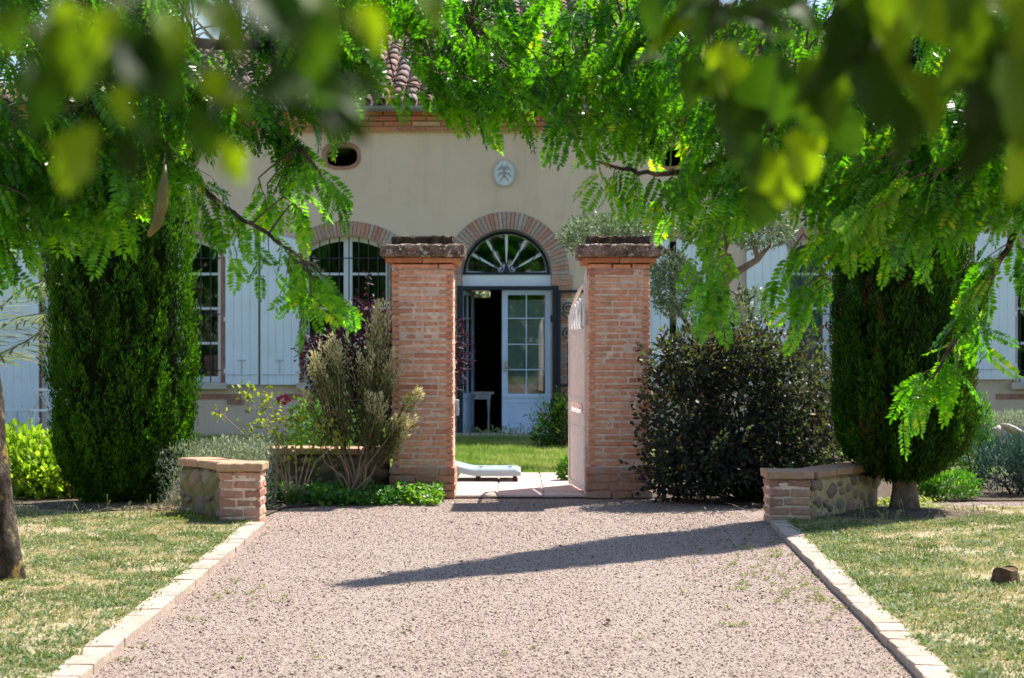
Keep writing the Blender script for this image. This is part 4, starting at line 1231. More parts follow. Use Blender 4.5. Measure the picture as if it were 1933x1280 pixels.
pin = [pinnate(s, p) for s, p in enumerate((9, 10, 11, 12, 10, 9))]
pin_me = []
for V, Q, R_ in pin:
    me = mesh_np("locust_leaf", V, Q, None, R_); me.materials.append(MAT['locust_leaf']); pin_me.append(me)

# lower edge of the canopy in the photograph (x, y)
EDGE = np.array([(-200, 560), (0, 590), (50, 560), (100, 500), (160, 505), (210, 500), (250, 430), (290, 380), (350, 330), (400, 380), (450, 390), (520, 385), (560, 400), (600, 350), (640, 350),
                 (668, 210), (720, 120), (790, 130), (825, 280), (880, 310), (930, 330), (960, 300), (1000, 320), (1060, 365), (1090, 370), (1130, 330), (1170, 320), (1200, 350), (1240, 420), (1290, 470),
                 (1340, 520), (1400, 520), (1440, 430), (1490, 410), (1530, 560), (1570, 600), (1610, 560), (1660, 530), (1720, 560), (1760, 570), (1800, 500), (1860, 500), (1933, 480), (2200, 480)], float)
def edge(x): return np.interp(x, EDGE[:, 0], EDGE[:, 1])

def frame_mat(d, n):
    d = Vector(d).normalized(); n = Vector(n); n = (n - d * n.dot(d)).normalized(); b = d.cross(n)
    return Matrix(((b.x, d.x, n.x), (b.y, d.y, n.y), (b.z, d.z, n.z)))

def locust(label, base, trunk_pts, trunk_rad, limbs, sprays, lead, seed):
    r = np.random.default_rng(seed)
    t = thing("locust_tree", base, label, "locust tree", "locust trees arching over the drive")
    tp = np.array(trunk_pts, float); tq = np.linspace(0, len(tp) - 1, 60)
    tpi = np.stack([np.interp(tq, range(len(tp)), tp[:, k_]) for k_ in range(3)], 1)
    for _ in range(4): tpi[1:-1] = (tpi[:-2] + 2 * tpi[1:-1] + tpi[2:]) / 4
    tmb = MB().tube(tpi, np.interp(tq, range(len(tp)), trunk_rad), 28)
    tmb.v = [tuple(Vector(p) + mnoise.noise_vector(Vector((p[0] * 16, p[1] * 16, p[2] * 5))) * .012 + mnoise.noise_vector(Vector(p) * 38) * .005) for p in tmb.v]
    part("trunk", tmb.mesh("trunk", True), MAT['bark'], t)
    limb_pts = []
    for li, (pts, r0) in enumerate(limbs):
        pts = np.array(pts, float)
        # smooth the run of the limb
        tt = np.linspace(0, len(pts) - 1, (len(pts) - 1) * 6 + 1)
        sm = np.stack([np.interp(tt, range(len(pts)), pts[:, k_]) for k_ in range(3)], 1)
        for _ in range(3): sm[1:-1] = (sm[:-2] + sm[1:-1] * 2 + sm[2:]) / 4
        sm[1:-1] += r.normal(0, .004, sm[1:-1].shape)
        rad = np.linspace(r0, r0 * .18, len(sm))
        part("limb", MB().tube(sm, rad, 7).mesh("limb", True), MAT['bark'], t)
        limb_pts.append(sm)
    LP = np.concatenate(limb_pts)
    tw = MB(); leaves = []
    for (S0, d, ln, cnt) in sprays:
        tone = r.normal(0, .16)
        S0 = np.array(S0); d = unit(np.array(d, float))
        near = LP[np.argmin(np.sum((LP - S0) ** 2, 1))]
        if np.linalg.norm(near - S0) > .03:
            gap = np.linalg.norm(near - S0)
            mid = (near + S0) / 2 + np.array([0, 0, .18 * gap]) + r.normal(0, .06 * gap, 3)
            cv_ = [near * (1 - q) ** 2 + mid * 2 * q * (1 - q) + S0 * q * q for q in np.linspace(0, 1, 8)]
            tw.tube(cv_, np.linspace(.0058, .0032, 8), 5, False)
        ts = np.linspace(0, 1, 6)
        droop = ln * r.uniform(.15, .4)
        C_ = [S0 + d * ln * q + np.array([0, 0, -droop * q * q]) + r.normal(0, .006, 3) * q for q in ts]
        C_[0] = S0
        tw.tube(C_, np.linspace(.0032, .0012, 6), 4, False)
        C_ = np.array(C_)
        side = 1
        for i in range(cnt):
            q = .08 + .92 * i / max(cnt - 1, 1)
            p = np.array([np.interp(q, ts, C_[:, k_]) for k_ in range(3)])
            tan = unit(d * ln + np.array([0, 0, -2 * droop * q])); sd = unit(np.cross(tan, [0, 0, 1]) + 1e-6) * side
            side = -side
            dd = unit(sd * r.uniform(.3, .9) + tan * r.uniform(.3, .8) + np.array([0, 0, -r.uniform(.25, 1.1)]) + r.normal(0, .2, 3))
            nn = unit(np.array([0, -.35, .7]) + r.normal(0, .6, 3))
            leaves.append((p, dd, nn, r.uniform(.56, .94), tone))
    part("twigs", tw.mesh("twigs"), MAT['twig'], t, kind="stuff")
    # the 300 that show best become single leaves, the rest one mass
    sc = []
    for p, dd, nn, s, tone in leaves:
        X = CX + p[0] / p[1] * F; Y = HY - (p[2] - CH) / p[1] * F
        inside = (0 < X < 1933) and (-20 < Y < 900)
        sc.append((Y - edge(X)) if inside else -1e6)
    order = np.argsort(-np.array(sc))
    single = set(order[:298].tolist())
    Vs, Qs, Rs, nv = [], [], [], 0
    for i, (p, dd, nn, s, tone) in enumerate(leaves):
        M3 = frame_mat(dd, nn); v = int(r.integers(len(pin)))
        if i in single:
            part("leaf", pin_me[v], None, t, Matrix.Translation(Vector(p)) @ M3.to_4x4() @ S(s, s, s))
        else:
            V = (pin[v][0] * s) @ np.array(M3).T + p
            Vs.append(V); Qs.append(pin[v][1] + nv); nv += len(V); Rs.append(np.clip(pin[v][2] + tone + r.normal(0, .12), 0, 1))
    part("foliage", mesh_np("locust_foliage", np.concatenate(Vs), np.concatenate(Qs), None, np.concatenate(Rs)), MAT['locust_leaf'], t, kind="stuff")
    print("locust leaves", len(leaves))
    return t

def dmax(z): return 6.85 + .46 * z          # nearer than this, so that the crown's shade falls short of the visible drive
def make_sprays(regions, seed, lead):
    """regions: (x0, x1, ytop, ybottom or None for the canopy edge, count, d0, d1)"""
    r = np.random.default_rng(seed); out = []
    for (x0, x1, yt, yb, cnt, d0, d1) in regions:
        for _ in range(cnt):
            x = r.uniform(x0, x1); e = edge(x) - 135 if yb is None else yb
            e = max(e, yt + 20)
            u = r.random() ** .7
            y = yt + (e - yt) * u
            if (718 < x < 850 and -10 < y < 215) or (890 < x < 975 and 20 < y < 95) or (1010 < x < 1065 and 110 < y < 195): continue
            d = r.uniform(d0, d1)
            tip = px(x, y, d)
            tip[1] = min(tip[1], dmax(tip[2]))
            tip = px(x, y, tip[1])
            ln = r.uniform(.22, .48)
            dr = unit(np.array([lead * r.uniform(.2, 1.0), r.uniform(-.5, .5), r.uniform(-.75, .05)]))
            S0 = tip - dr * ln * .9
            out.append((S0, dr, ln, int(r.integers(7, 12))))
    return out
def run(pts, d, lead, cnt, seed, ln=.26):
    """leafy shoots along an explicit hanging branch"""
    r = np.random.default_rng(seed); pts = np.array(pts, float); out = []
    for i in range(cnt):
        q = (i + .5) / cnt * (len(pts) - 1)
        x = np.interp(q, range(len(pts)), pts[:, 0]); y = np.interp(q, range(len(pts)), pts[:, 1])
        S0 = px(x, y, d + r.uniform(-.1, .1))
        dr = unit(np.array([lead * r.uniform(-.2, 1.0), r.uniform(-.4, .4), r.uniform(-1.0, -.1)]))
        out.append((S0, dr, r.uniform(.5, 1.0) * ln, int(r.integers(3, 6))))
    return out

bx, by = (4 - CX) * 10.35 / F, 10.35
Lfork = np.array([bx - .22, by - .1, 2.5])
limbs_l = [
    ([Lfork, px(60, -40, 8.9), px(220, 60, 8.1), px(450, 90, 7.8), px(700, 60, 7.8), px(880, 60, 7.9)], .042),
    ([Lfork, px(30, 200, 9.0), px(180, 190, 8.0), px(285, 270, 7.8), px(350, 325, 7.7), px(415, 388, 7.65), px(490, 430, 7.6), px(575, 495, 7.55)], .028),
    ([Lfork, px(0, 60, 9.2), px(120, 80, 8.4), px(330, 150, 8.0), px(470, 200, 7.9), px(560, 280, 7.8)], .032),
    ([Lfork - np.array([0, 0, .5]), px(-40, 330, 8.8), px(40, 320, 8.1), px(120, 400, 7.85)], .026),
    ([Lfork + np.array([0, 0, .3]), px(150, -160, 8.8), px(500, -160, 8.3), px(900, -120, 8.2)], .04),
]
spr_l = make_sprays([(-120, 260, -120, None, 66, 7.3, 8.0), (200, 420, 60, None, 20, 7.3, 8.0), (240, 660, -80, None, 46, 7.4, 8.2), (0, 290, 250, None, 46, 7.3, 7.9),
                     (560, 800, -60, 120, 34, 7.6, 8.4), (640, 1010, -60, None, 40, 7.6, 8.4), (560, 1120, -40, 120, 22, 7.5, 8.2), (840, 1150, 100, None, 24, 7.6, 8.2), (-300, 600, -330, -60, 8, 7.6, 8.4)], 3, 1)
spr_l += run([(345, 315), (415, 385), (490, 425), (560, 480), (615, 525)], 7.6, 1, 12, 4, .17)
spr_l += run([(180, 190), (240, 230), (290, 270), (345, 310)], 7.7, 1, 9, 44, .2)
spr_l += run([(470, 200), (530, 250), (580, 290)], 7.85, 1, 6, 45, .18)
spr_l += run([(560, 280), (590, 310), (615, 345)], 7.7, 1, 4, 5, .14)
spr_l += run([(480, 330), (520, 360), (560, 390)], 7.8, 1, 5, 6, .12)
spr_l += run([(545, 490), (580, 530), (605, 555)], 7.55, 1, 4, 8, .14)
trunk_l = [(bx + .01, by, -.05), (bx, by, .1), (bx - .045, by, .5), (bx - .09, by, 1.0), (bx - .13, by, 1.6), tuple(Lfork), tuple(Lfork + np.array([-.1, .1, 1.2]))]
locust("locust tree on the left, mossy trunk at the frame edge and fine hanging leaves", (bx, by, 0), trunk_l, [.15, .115, .10, .092, .085, .075, .05], limbs_l, spr_l, 1, 31)

rbx, rby = 4.0, 8.15
Rfork = np.array([rbx - .1, rby - .1, 2.4])
limbs_r = [
    ([Rfork, px(1990, 230, 8.0), px(1850, 215, 7.95), px(1700, 222, 7.9), px(1500, 240, 7.7), px(1330, 320, 7.6), px(1220, 330, 7.55), px(1130, 305, 7.5)], .034),
    ([Rfork, px(1980, 330, 7.95), px(1925, 420, 7.85), px(1872, 520, 7.75), px(1850, 590, 7.7), px(1800, 645, 7.6), px(1760, 715, 7.55)], .022),
    ([Rfork + np.array([0, 0, .2]), px(1930, 20, 8.3), px(1600, 40, 8.15), px(1300, 60, 8.0), px(1080, 130, 7.9), px(960, 170, 7.9)], .042),
    ([Rfork, px(1933, 380, 7.9), px(1740, 400, 7.8), px(1580, 470, 7.6), px(1540, 540, 7.5)], .026),
    ([Rfork + np.array([0, 0, .4]), px(1800, -160, 8.8), px(1400, -180, 8.4), px(1050, -120, 8.2)], .04),
    ([px(1500, 240, 7.7), px(1400, 400, 7.4), px(1368, 460, 7.2), px(1376, 520, 7.1)], .016),
]
spr_r = make_sprays([(940, 1230, -60, None, 50, 7.5, 8.3), (1180, 1500, -80, None, 56, 7.3, 8.1), (1450, 2050, -100, None, 95, 7.2, 8.0), (1500, 2000, 200, None, 60, 7.2, 7.8), (1250, 1450, 250, None, 16, 7.1, 7.7),
                     (1500, 2500, -420, -80, 34, 7.8, 8.6)], 13, -1)
spr_r += run([(1890, 480), (1872, 520), (1850, 580), (1800, 640), (1775, 690), (1752, 720)], 7.65, -1, 13, 14, .18)
spr_r += run([(1925, 430), (1895, 470), (1872, 520)], 7.75, -1, 4, 46, .16)
spr_r += run([(1330, 315), (1260, 325), (1200, 325)], 7.5, -1, 4, 47, .12)
spr_r += run([(1510, 430), (1550, 500), (1575, 535)], 7.5, -1, 6, 15, .2)
spr_r += run([(1362, 430), (1370, 470), (1376, 520)], 7.05, -1, 6, 16, .22)
spr_r += run([(1215, 330), (1165, 312), (1115, 318)], 7.5, -1, 3, 17, .10)
locust("locust tree on the right, dark canopy drooping in front of the right cypress", (rbx, rby, 0),
       [(rbx, rby, -.05), (rbx, rby, .6), (rbx - .05, rby, 1.5), tuple(Rfork), tuple(Rfork + np.array([-.1, 0, 1.3]))], [.16, .12, .11, .09, .05], limbs_r, spr_r, -1, 32)
# seed pod hanging at the left
pod = thing("seed_pod", tuple(px(298, 330, 7.2)), "long curved olive brown seed pod hanging before the left cypress", "seed pod")
pp = [px(312, 310, 7.2), px(309, 350, 7.2), px(305, 390, 7.2), px(296, 422, 7.2), px(280, 446, 7.2)]
pm = MB().tube(pp, [.004, .020, .026, .023, .008], 8)
part("pod", pm.mesh("pod", True), MAT['pod'], pod)
part("stalk", MB().tube([px(312, 290, 7.3), px(308, 320, 7.2)], .003, 5).mesh("stalk"), MAT['twig'], pod)

# ================================================================== NEAR BROAD-LEAVED BRANCHES (out of focus)
def broad_leaf(seed):
    """heart-shaped leaf with a curved blade and stalk, unit length along +y"""
    r = np.random.default_rng(seed); ys = np.linspace(0, 1, 8); V = []
    lob = (.16, .30, .44, .47, .30, .33, .17, .01) if seed % 2 else (.26, .42, .46, .43, .37, .28, .15, .01)
    bend, cup = r.uniform(.25, .75), r.uniform(.2, .6)
    for y, w in zip(ys, lob):
        for s in (-1, -.5, 0, .5, 1):
            ww = w * (1 + r.uniform(-.14, .14) * (abs(s) == 1))
            V.append((s * ww, y - (.10 if abs(s) > .4 and y == 0 else 0) + (.05 * abs(s) if y == ys[3] else 0), cup * abs(s) * ww - bend * (y - .25) ** 2 + .03 * math.sin(9 * y + s * 3 + seed)))
    Q = [(j * 5 + i, j * 5 + i + 1, j * 5 + i + 6, j * 5 + i + 5) for j in range(7) for i in range(4)]
    mb = MB().tube([(0, -.45, .03), (0, -.2, .02), (0, 0, -.02)], .012, 4, False)
    Q += [tuple(a + len(V) for a in f) for f in mb.f]; V += mb.v
    return mesh_np("broad_leaf", V, Q, None, np.full(len(V), r.uniform(.3, .7)), True)
bl = [broad_leaf(s) for s in range(8)]
sunlit_bl = [broad_leaf(20), broad_leaf(21)]  # bright copies: sunlight on the near leaves put into their colour
for m in sunlit_bl:
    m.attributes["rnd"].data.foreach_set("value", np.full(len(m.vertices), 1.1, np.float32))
for m in bl + sunlit_bl: m.materials.append(MAT['broad_leaf'])
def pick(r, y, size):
    """small leaves in view are often the bright variant, sunlight put into its colour"""
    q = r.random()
    return sunlit_bl[int(r.integers(2))] if 0 < y < 330 and size < 155 and q < .35 else bl[int(r.integers(8))]
DSC = 1.2
def near_branch(label, limb, leaves, seed):
    """leaves: (x, y, distance, size in photo px, heading of the tip in the picture, facing: 0 flat to the viewer .. 1 edge on)"""
    r = np.random.default_rng(seed)
    base = np.array(limb[0])
    t = thing("foreground_branch", tuple(base), label, "branch", "blurred leafy branches close to the viewer")
    part("branch", MB().tube(limb, np.linspace(.007, .0025, len(limb)), 6).mesh("branch", True), MAT['dark_twig'], t)
    LP = np.array(limb); dens = np.linspace(0, len(LP) - 1, 60)
    LP = np.stack([np.interp(dens, range(len(limb)), LP[:, k_]) for k_ in range(3)], 1)
    tw = MB()
    for (x, y, d, size, head, face) in leaves:
        d = d * DSC
        L = size * .66 * d / F
        a = math.radians(head)
        dd = np.array([math.cos(a), r.uniform(-.35, .35), math.sin(a)])
        tip_c = px(x, y, d); P = tip_c - unit(dd) * L * .5
        nn = unit(np.array([r.uniform(-.4, .4), -(1 - face), face + .25]))
        M = Matrix.Translation(Vector(P)) @ frame_mat(dd, nn).to_4x4() @ S(L * r.uniform(.75, 1.1), L, L)
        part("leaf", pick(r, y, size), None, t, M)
        st_ = P - unit(dd) * L * .44
        near = LP[np.argmin(np.sum((LP - st_) ** 2, 1))]
        tw.tube([near, (near + st_) / 2 + np.array([0, 0, .012]), st_], [.0022, .0016, .0012], 4, False)
    part("stalks", tw.mesh("stalks"), MAT['dark_twig'], t)
rl_ = [(1305, 165, 1.75, 150, -80, .15), (1365, 105, 1.8, 110, 60, .2), (1395, 250, 1.65, 210, -70, .35), (1430, 330, 1.7, 150, -95, .5), (1475, 350, 1.6, 170, -75, .1), (1215, 115, 1.9, 110, 185, .8), (1480, 70, 1.7, 70, 20, .95),
       (1560, 110, 1.5, 260, -100, .5), (1640, 120, 1.55, 200, -60, .3), (1650, 180, 1.5, 200, -75, .2), (1800, 90, 1.4, 330, -85, .4), (1930, 200, 1.35, 260, -80, .3), (1900, 20, 1.5, 260, -30, .3), (1500, 20, 1.6, 200, -20, .4),
       (1600, 260, 1.75, 140, -70, .4), (1285, 30, 1.8, 170, 200, .5), (1700, 40, 1.45, 260, -120, .4), (1420, 30, 1.7, 160, 150, .3), (1540, 210, 1.6, 160, -95, .6), (1950, 90, 1.4, 250, -100, .4), (1740, 190, 1.45, 220, -50, .4), (1340, 50, 1.75, 150, -150, .4), (1600, 30, 1.6, 220, -70, .3),
       (1270, 60, 1.8, 190, -160, .5), (1700, 250, 1.6, 190, -80, .4), (1520, 300, 1.7, 150, -60, .3), (1850, 260, 1.5, 220, -100, .5), (1460, 180, 1.65, 210, -80, .3), (1560, 180, 1.6, 220, -70, .5),
       (1780, 10, 1.5, 300, -60, .3), (1860, 160, 1.45, 300, -80, .2), (1400, 180, 1.7, 190, -60, .4), (1660, 90, 1.55, 280, -90, .3), (1930, 320, 1.5, 220, -90, .4), (1350, 150, 1.75, 120, 50, .1), (1240, 20, 1.8, 170, -120, .6), (1440, 400, 1.75, 120, -90, .2)]
rr_ = np.random.default_rng(77)
def shade_leaves(c, spread, t0, t1, n):
    """leaves added out of view, between these leaves and the sun, to shade them"""
    for _ in range(n):
        q = np.array(c) + np.array(to_sun) * rr_.uniform(t0, t1) + rr_.normal(0, 1, 3) * np.array(spread)
        d = q[1]; x = CX + q[0] / d * F; y = HY - (q[2] - CH) / d * F
        if y > -70 and -80 < x < 2010: continue
        yield (x, y, d / DSC, rr_.uniform(190, 300) * 2.0 / d, rr_.uniform(-140, -20), rr_.uniform(.3, .9))
rl_ += list(shade_leaves(px(1830, 110, 1.85), (.22, .14, .06), .40, .85, 110))
near_branch("dark blurred leafy branch close to the viewer, upper right", [px(2600, -500, 2.2), px(2150, -190, 1.95), px(1800, -90, 1.9), px(1600, -60, 1.95), px(1450, -40, 2.0), px(1360, -10, 2.1)], rl_, 41)
ll_ = [(115, 45, 1.15, 130, 190, .25), (150, 140, 1.2, 170, 230, .3), (260, 120, 1.1, 200, -60, .5), (235, 200, 1.15, 120, -100, .5), (405, 165, 1.2, 90, -60, .1), (445, 200, 1.2, 110, -20, .35), (530, 190, 1.15, 150, -10, .7), (625, 190, 1.15, 210, 0, .55), (690, 165, 1.15, 130, -30, .4),
       (140, 310, 1.25, 210, 235, .3), (245, 300, 1.25, 130, -80, .3), (360, 10, 1.15, 150, 0, .8), (815, 30, 1.3, 130, -60, .5), (625, 248, 1.2, 110, -40, .3), (540, 40, 1.1, 230, -40, .3), (25, 60, 1.1, 150, -100, .6), (440, 310, 1.2, 130, -60, .4), (270, 250, 1.25, 120, -40, .6),
       (590, 90, 1.1, 200, -80, .3), (330, 80, 1.1, 160, -60, .6), (200, 60, 1.1, 150, -120, .5), (700, 60, 1.2, 140, -60, .4), (620, 30, 1.15, 200, -40, .4), (560, 170, 1.15, 200, 10, .5),
       (70, 180, 1.15, 200, -80, .5), (300, 140, 1.1, 220, -50, .5), (430, 60, 1.15, 200, -40, .5), (120, 100, 1.15, 220, -70, .3), (660, 230, 1.2, 150, -40, .4), (380, 260, 1.2, 150, -80, .4)]
ll_ = [(a, b, c * .86, d, e, f) for a, b, c, d, e, f in ll_]
ll_ += list(shade_leaves(px(420, 130, 1.4), (.24, .12, .05), .34, .7, 14))
near_branch("olive green blurred leafy branch close to the viewer, upper left", [px(-500, -400, 1.6), px(-50, -150, 1.45), px(180, -90, 1.4), px(400, -70, 1.4), px(600, -60, 1.4), px(800, -80, 1.5)], ll_, 42)

# ================================================================== SHRUBS
# dark purple shrub right of the gate
bx_ = lambda x, d: (x - CX) * d / F
bush("purple_shrub", "large dark purple leaved shrub between the right gate pillar and the right cypress", "shrub",
     [(bx_(1290, 15.75), 15.75, .75, .42, .5, .72), (bx_(1400, 15.8), 15.85, .85, .50, .5, .74), (bx_(1500, 15.8), 15.9, .80, .40, .5, .72), (bx_(1330, 15.6), 15.55, .38, .55, .45, .40), (bx_(1470, 15.7), 15.6, .40, .5, .42, .40), (bx_(1400, 15.6), 15.7, 1.25, .45, .35, .30), (bx_(1560, 16), 16.1, .6, .3, .35, .6), (bx_(1290, 15.6), 15.7, .22, .38, .35, .25), (bx_(1430, 15.6), 15.75, .22, .5, .35, .25), (bx_(1540, 16), 16.3, .35, .4, .3, .4), (bx_(1300, 15.6), 15.65, 1.2, .38, .35, .3)],
     21000, .052, .030, MAT['purple_leaf'], np.random.default_rng(51), up=.25, shell=.45, sprigs=190, sprig_len=.24)
bush("dark_dwarf_conifer", "low spreading dark shrub beside the glazed house door", "shrub",
     [(bx_(1050, 23.6), 23.6, .28, .28, .25, .30), (bx_(1085, 23.6), 23.6, .40, .32, .28, .36), (bx_(1030, 23.5), 23.4, .18, .2, .2, .2)], 3200, .07, .018, MAT['cypress_leaf'], np.random.default_rng(52), up=.2, simple=True, sprigs=40, sprig_len=.15)
bush("maple_shrub", "dark purple cut leaf maple in front of the barred window", "shrub",
     [(bx_(690, 19.2), 19.2, 1.35, .38, .4, .55), (bx_(640, 19.2), 19.2, 1.1, .42, .35, .45), (bx_(760, 19.2), 19.3, 1.2, .5, .45, .6), (bx_(600, 19.2), 19.1, 1.25, .22, .2, .18), (bx_(850, 19.2), 19.4, 1.25, .22, .25, .42), (bx_(720, 19.2), 19.2, .7, .45, .4, .5)],
     7500, .075, .022, MAT['maple_leaf'], np.random.default_rng(53), up=-.1, shell=.4, sprigs=40, sprig_len=.15)
bush("green_border_shrub", "dark green leafy shrub under the barred window behind the rose", "shrub",
     [(bx_(600, 20.5), 20.5, .35, .35, .3, .42), (bx_(680, 20.5), 20.6, .3, .4, .3, .4)], 2600, .06, .03, MAT['cover_leaf'], np.random.default_rng(54))
bush("stonecrop_clump", "lush yellow green stonecrop clump left of the left cypress", "shrub",
     [(bx_(40, 16.2), 16.2, .28, .32, .3, .36), (bx_(100, 16.2), 16.25, .27, .32, .3, .34), (bx_(-30, 16.2), 16.2, .28, .3, .3, .36), (bx_(75, 16.2), 16.0, .18, .40, .28, .24)], 5600, .065, .036, MAT['lime_leaf'], np.random.default_rng(55), up=.9, shell=.6)
bush("golden_shrub", "small golden yellow shrub between the stonecrop and the left cypress", "shrub",
     [(bx_(138, 16.1), 16.05, .20, .10, .14, .24), (bx_(155, 16.1), 16.05, .10, .14, .14, .12)], 900, .045, .02, MAT['gold_leaf'], np.random.default_rng(56), up=.6)
bush("juniper_shrub", "low bright green juniper behind the right cypress trunk", "shrub",
     [(bx_(1790, 15.9), 15.9, .12, .28, .22, .14), (bx_(1740, 15.9), 15.95, .16, .2, .2, .12)], 3200, .05, .014, MAT['cover_leaf'], np.random.default_rng(57), simple=True, up=.5)
bush("blue_green_shrub", "blue green feathery shrub at the far right beyond the lawn", "shrub",
     [(bx_(1900, 16.4), 16.4, .25, .28, .3, .27), (bx_(1960, 16.4), 16.4, .3, .3, .3, .3)], 4200, .06, .014, MAT['blue_leaf'], np.random.default_rng(58), simple=True, up=1.0, sprigs=40, sprig_len=.15)
bush("young_conifer", "soft light green conifer peeping out right of the right cypress", "shrub",
     [(bx_(1835, 17.0), 17.0, .40, .20, .2, .42), (bx_(1850, 17.0), 17.0, .65, .12, .12, .25)], 3400, .05, .012, MAT['cover_leaf'], np.random.default_rng(59), simple=True, up=.8)
bush("creeping_plant", "pale green creeping plant spilling over the rock edging", "plant",
     [(bx_(1920, 20.7), 20.75, .50, .5, .2, .09)], 1500, .05, .012, MAT['silver_leaf'], np.random.default_rng(60), simple=True, up=.8)
bush("gate_foot_plant", "small green plant at the foot of the open gate leaf", "plant",
     [(bx_(1068, 17.9), 17.85, .12, .075, .10, .13)], 420, .04, .022, MAT['cover_leaf'], np.random.default_rng(61))
# silver lavender clump over the left wall
r = np.random.default_rng(62)
lv = thing("silver_lavender", (-2.35, 15.0, 0), "silvery lavender like clump above the low wall behind the left short pillar", "plant")
n = 8000
P = np.stack([r.uniform(bx_(305, 15), bx_(512, 15), n), r.uniform(14.75, 15.6, n), np.zeros(n)], 1)
P[:, 2] = r.random(n) ** .7 * (.50 + .12 * vnoise(P[:, :2], .25))
D = unit(np.stack([r.normal(0, .75, n), r.normal(0, .75, n), np.ones(n)], 1))
part("foliage", leaf_mesh("lavender_foliage", P, D, rand_dirs(n, r), r.uniform(.025, .055, n), r.uniform(.007, .013, n), r.random(n), .1, True), MAT['silver_leaf'], lv, kind="stuff")
mb = MB()
for _ in range(60):
    x, y = r.uniform(bx_(350, 15), bx_(512, 15)), r.uniform(14.75, 15.5)
    mb.tube([(x, y, 0), (x + r.normal(0, .03), y, .3), (x + r.normal(0, .07), y, .5 + r.uniform(0, .12))], [.004, .003, .0015], 4)
part("stem", mb.mesh("stem"), MAT['pale_twig'], lv)

# heather: bare woody stems, feathery buff plumes
def heather(base, plumes, label, seed):
    r = np.random.default_rng(seed)
    t = thing("heather_shrub", base, label, "shrub")
    base = np.array(base)
    st = MB(); st2 = MB(); P, D, N, R_ = [], [], [], []
    for (tip, foot_w, nst, leafy) in plumes:
        tip = np.array(tip)
        fork = base + (tip - base) * .42 + r.normal(0, .035, 3)
        nmain = max(2, nst // 14)
        for _ in range(nmain):
            s0 = base + np.array([r.uniform(-.09, .09), r.uniform(-.05, .05), 0])
            st.tube([s0, s0 + (fork - s0) * .5 + r.normal(0, .025, 3), fork + r.normal(0, .03, 3), tip + r.normal(0, .05, 3)], [.011, .009, .006, .002], 6, False)
        for _ in range(nst):
            e = tip + r.normal(0, 1, 3) * np.array([foot_w * .9, foot_w * .8, foot_w * 1.7]); e[2] = min(e[2], tip[2] + .07)
            s0 = fork + r.normal(0, .04, 3)
            k1 = s0 + (e - s0) * .35 + r.normal(0, .03, 3); k2 = s0 + (e - s0) * .7 + r.normal(0, .025, 3)
            st2.tube([s0, k1, k2, e], [.0045, .0035, .0025, .001], 4, False)
            C_ = np.array([s0, k1, k2, e]); m = 95
            lf = max(0, leafy - .35); q = lf + (1 - lf) * r.random(m) ** .8
            pts = np.stack([np.interp(q * 3, range(4), C_[:, i]) for i in range(3)], 1)
            tan = unit(e - k1)
            side = rand_dirs(m, r); off = .085 * (1 - (q - lf) / (1 - lf)) ** .8 + .010
            pts = pts + side * (off * r.random(m))[:, None]
            P.append(pts); D.append(unit(tan + side * .5 + r.normal(0, .2, (m, 3)))); N.append(rand_dirs(m, r))
            R_.append(np.clip(((q - lf) / (1 - lf)) ** 1.7 * 1.0 + r.normal(.10, .14, m), 0, 1))
    P, D, N, R_ = map(np.concatenate, (P, D, N, R_))
    n = len(P)
    part("foliage", leaf_mesh("heather_foliage", P, D, N, r.uniform(.022, .05, n), r.uniform(.006, .010, n), R_, .1, True), MAT['heather_leaf'], t, kind="stuff")
    part("stem", st.mesh("heather_stem"), MAT['pale_twig'], t)
    part("twigs", st2.mesh("heather_twigs"), MAT['twig'], t, kind="stuff")
heather((bx_(668, 15.7), 15.7, 0), [(px(724, 585, 15.7), .055, 26, .5), (px(708, 670, 15.7), .085, 26, .5), (px(745, 680, 15.75), .05, 12, .55), (px(630, 648, 15.6), .045, 20, .55), (px(596, 680, 15.6), .05, 14, .55),
         (px(626, 735, 15.6), .07, 16, .5), (px(712, 760, 15.5), .06, 14, .5), (px(795, 740, 15.5), .02, 4, .75), (px(765, 800, 15.5), .045, 18, .68), (px(575, 740, 15.5), .03, 6, .6)],
        "tall feathery heather shrub with buff tips against the left gate pillar", 63)
# rose with yellowing leaves
def rose(base, tips, label, seed):
    r = np.random.default_rng(seed); t = thing("rose_bush", base, label, "rose bush")
    st = MB(); P, D, N = [], [], []
    for tip, cl, cnt in tips:
        tip = np.array(tip); s0 = np.array(base) + np.array([r.uniform(-.09, .09), 0, 0])
        k1 = s0 + (tip - s0) * .5 + np.array([r.normal(0, .04), 0, .08])
        st.tube([s0, k1, tip], [.010, .006, .003], 5)
        c = tip + r.normal(0, cl, (cnt, 3)); P.append(c); D.append(unit(r.normal(0, .7, (cnt, 3)) + np.array([0, 0, -.5]))); N.append(unit(r.normal(0, .5, (cnt, 3)) + np.array([0, -.3, .7])))
        m = cnt // 3; q = r.random((m, 1)); P.append(k1 + (tip - k1) * q + r.normal(0, .04, (m, 3))); D.append(rand_dirs(m, r)); N.append(unit(r.normal(0, .5, (m, 3)) + np.array([0, 0, .7])))
    P, D, N = map(np.concatenate, (P, D, N)); n = len(P)
    part("foliage", leaf_mesh("rose_foliage", P, D, N, r.uniform(.03, .06, n), r.uniform(.02, .036, n), np.clip(r.normal(.55, .25, n), 0, 1), .2), MAT['rose_leaf'], t, kind="stuff")
    part("stem", st.mesh("rose_stem"), MAT['pale_twig'], t)
    return t
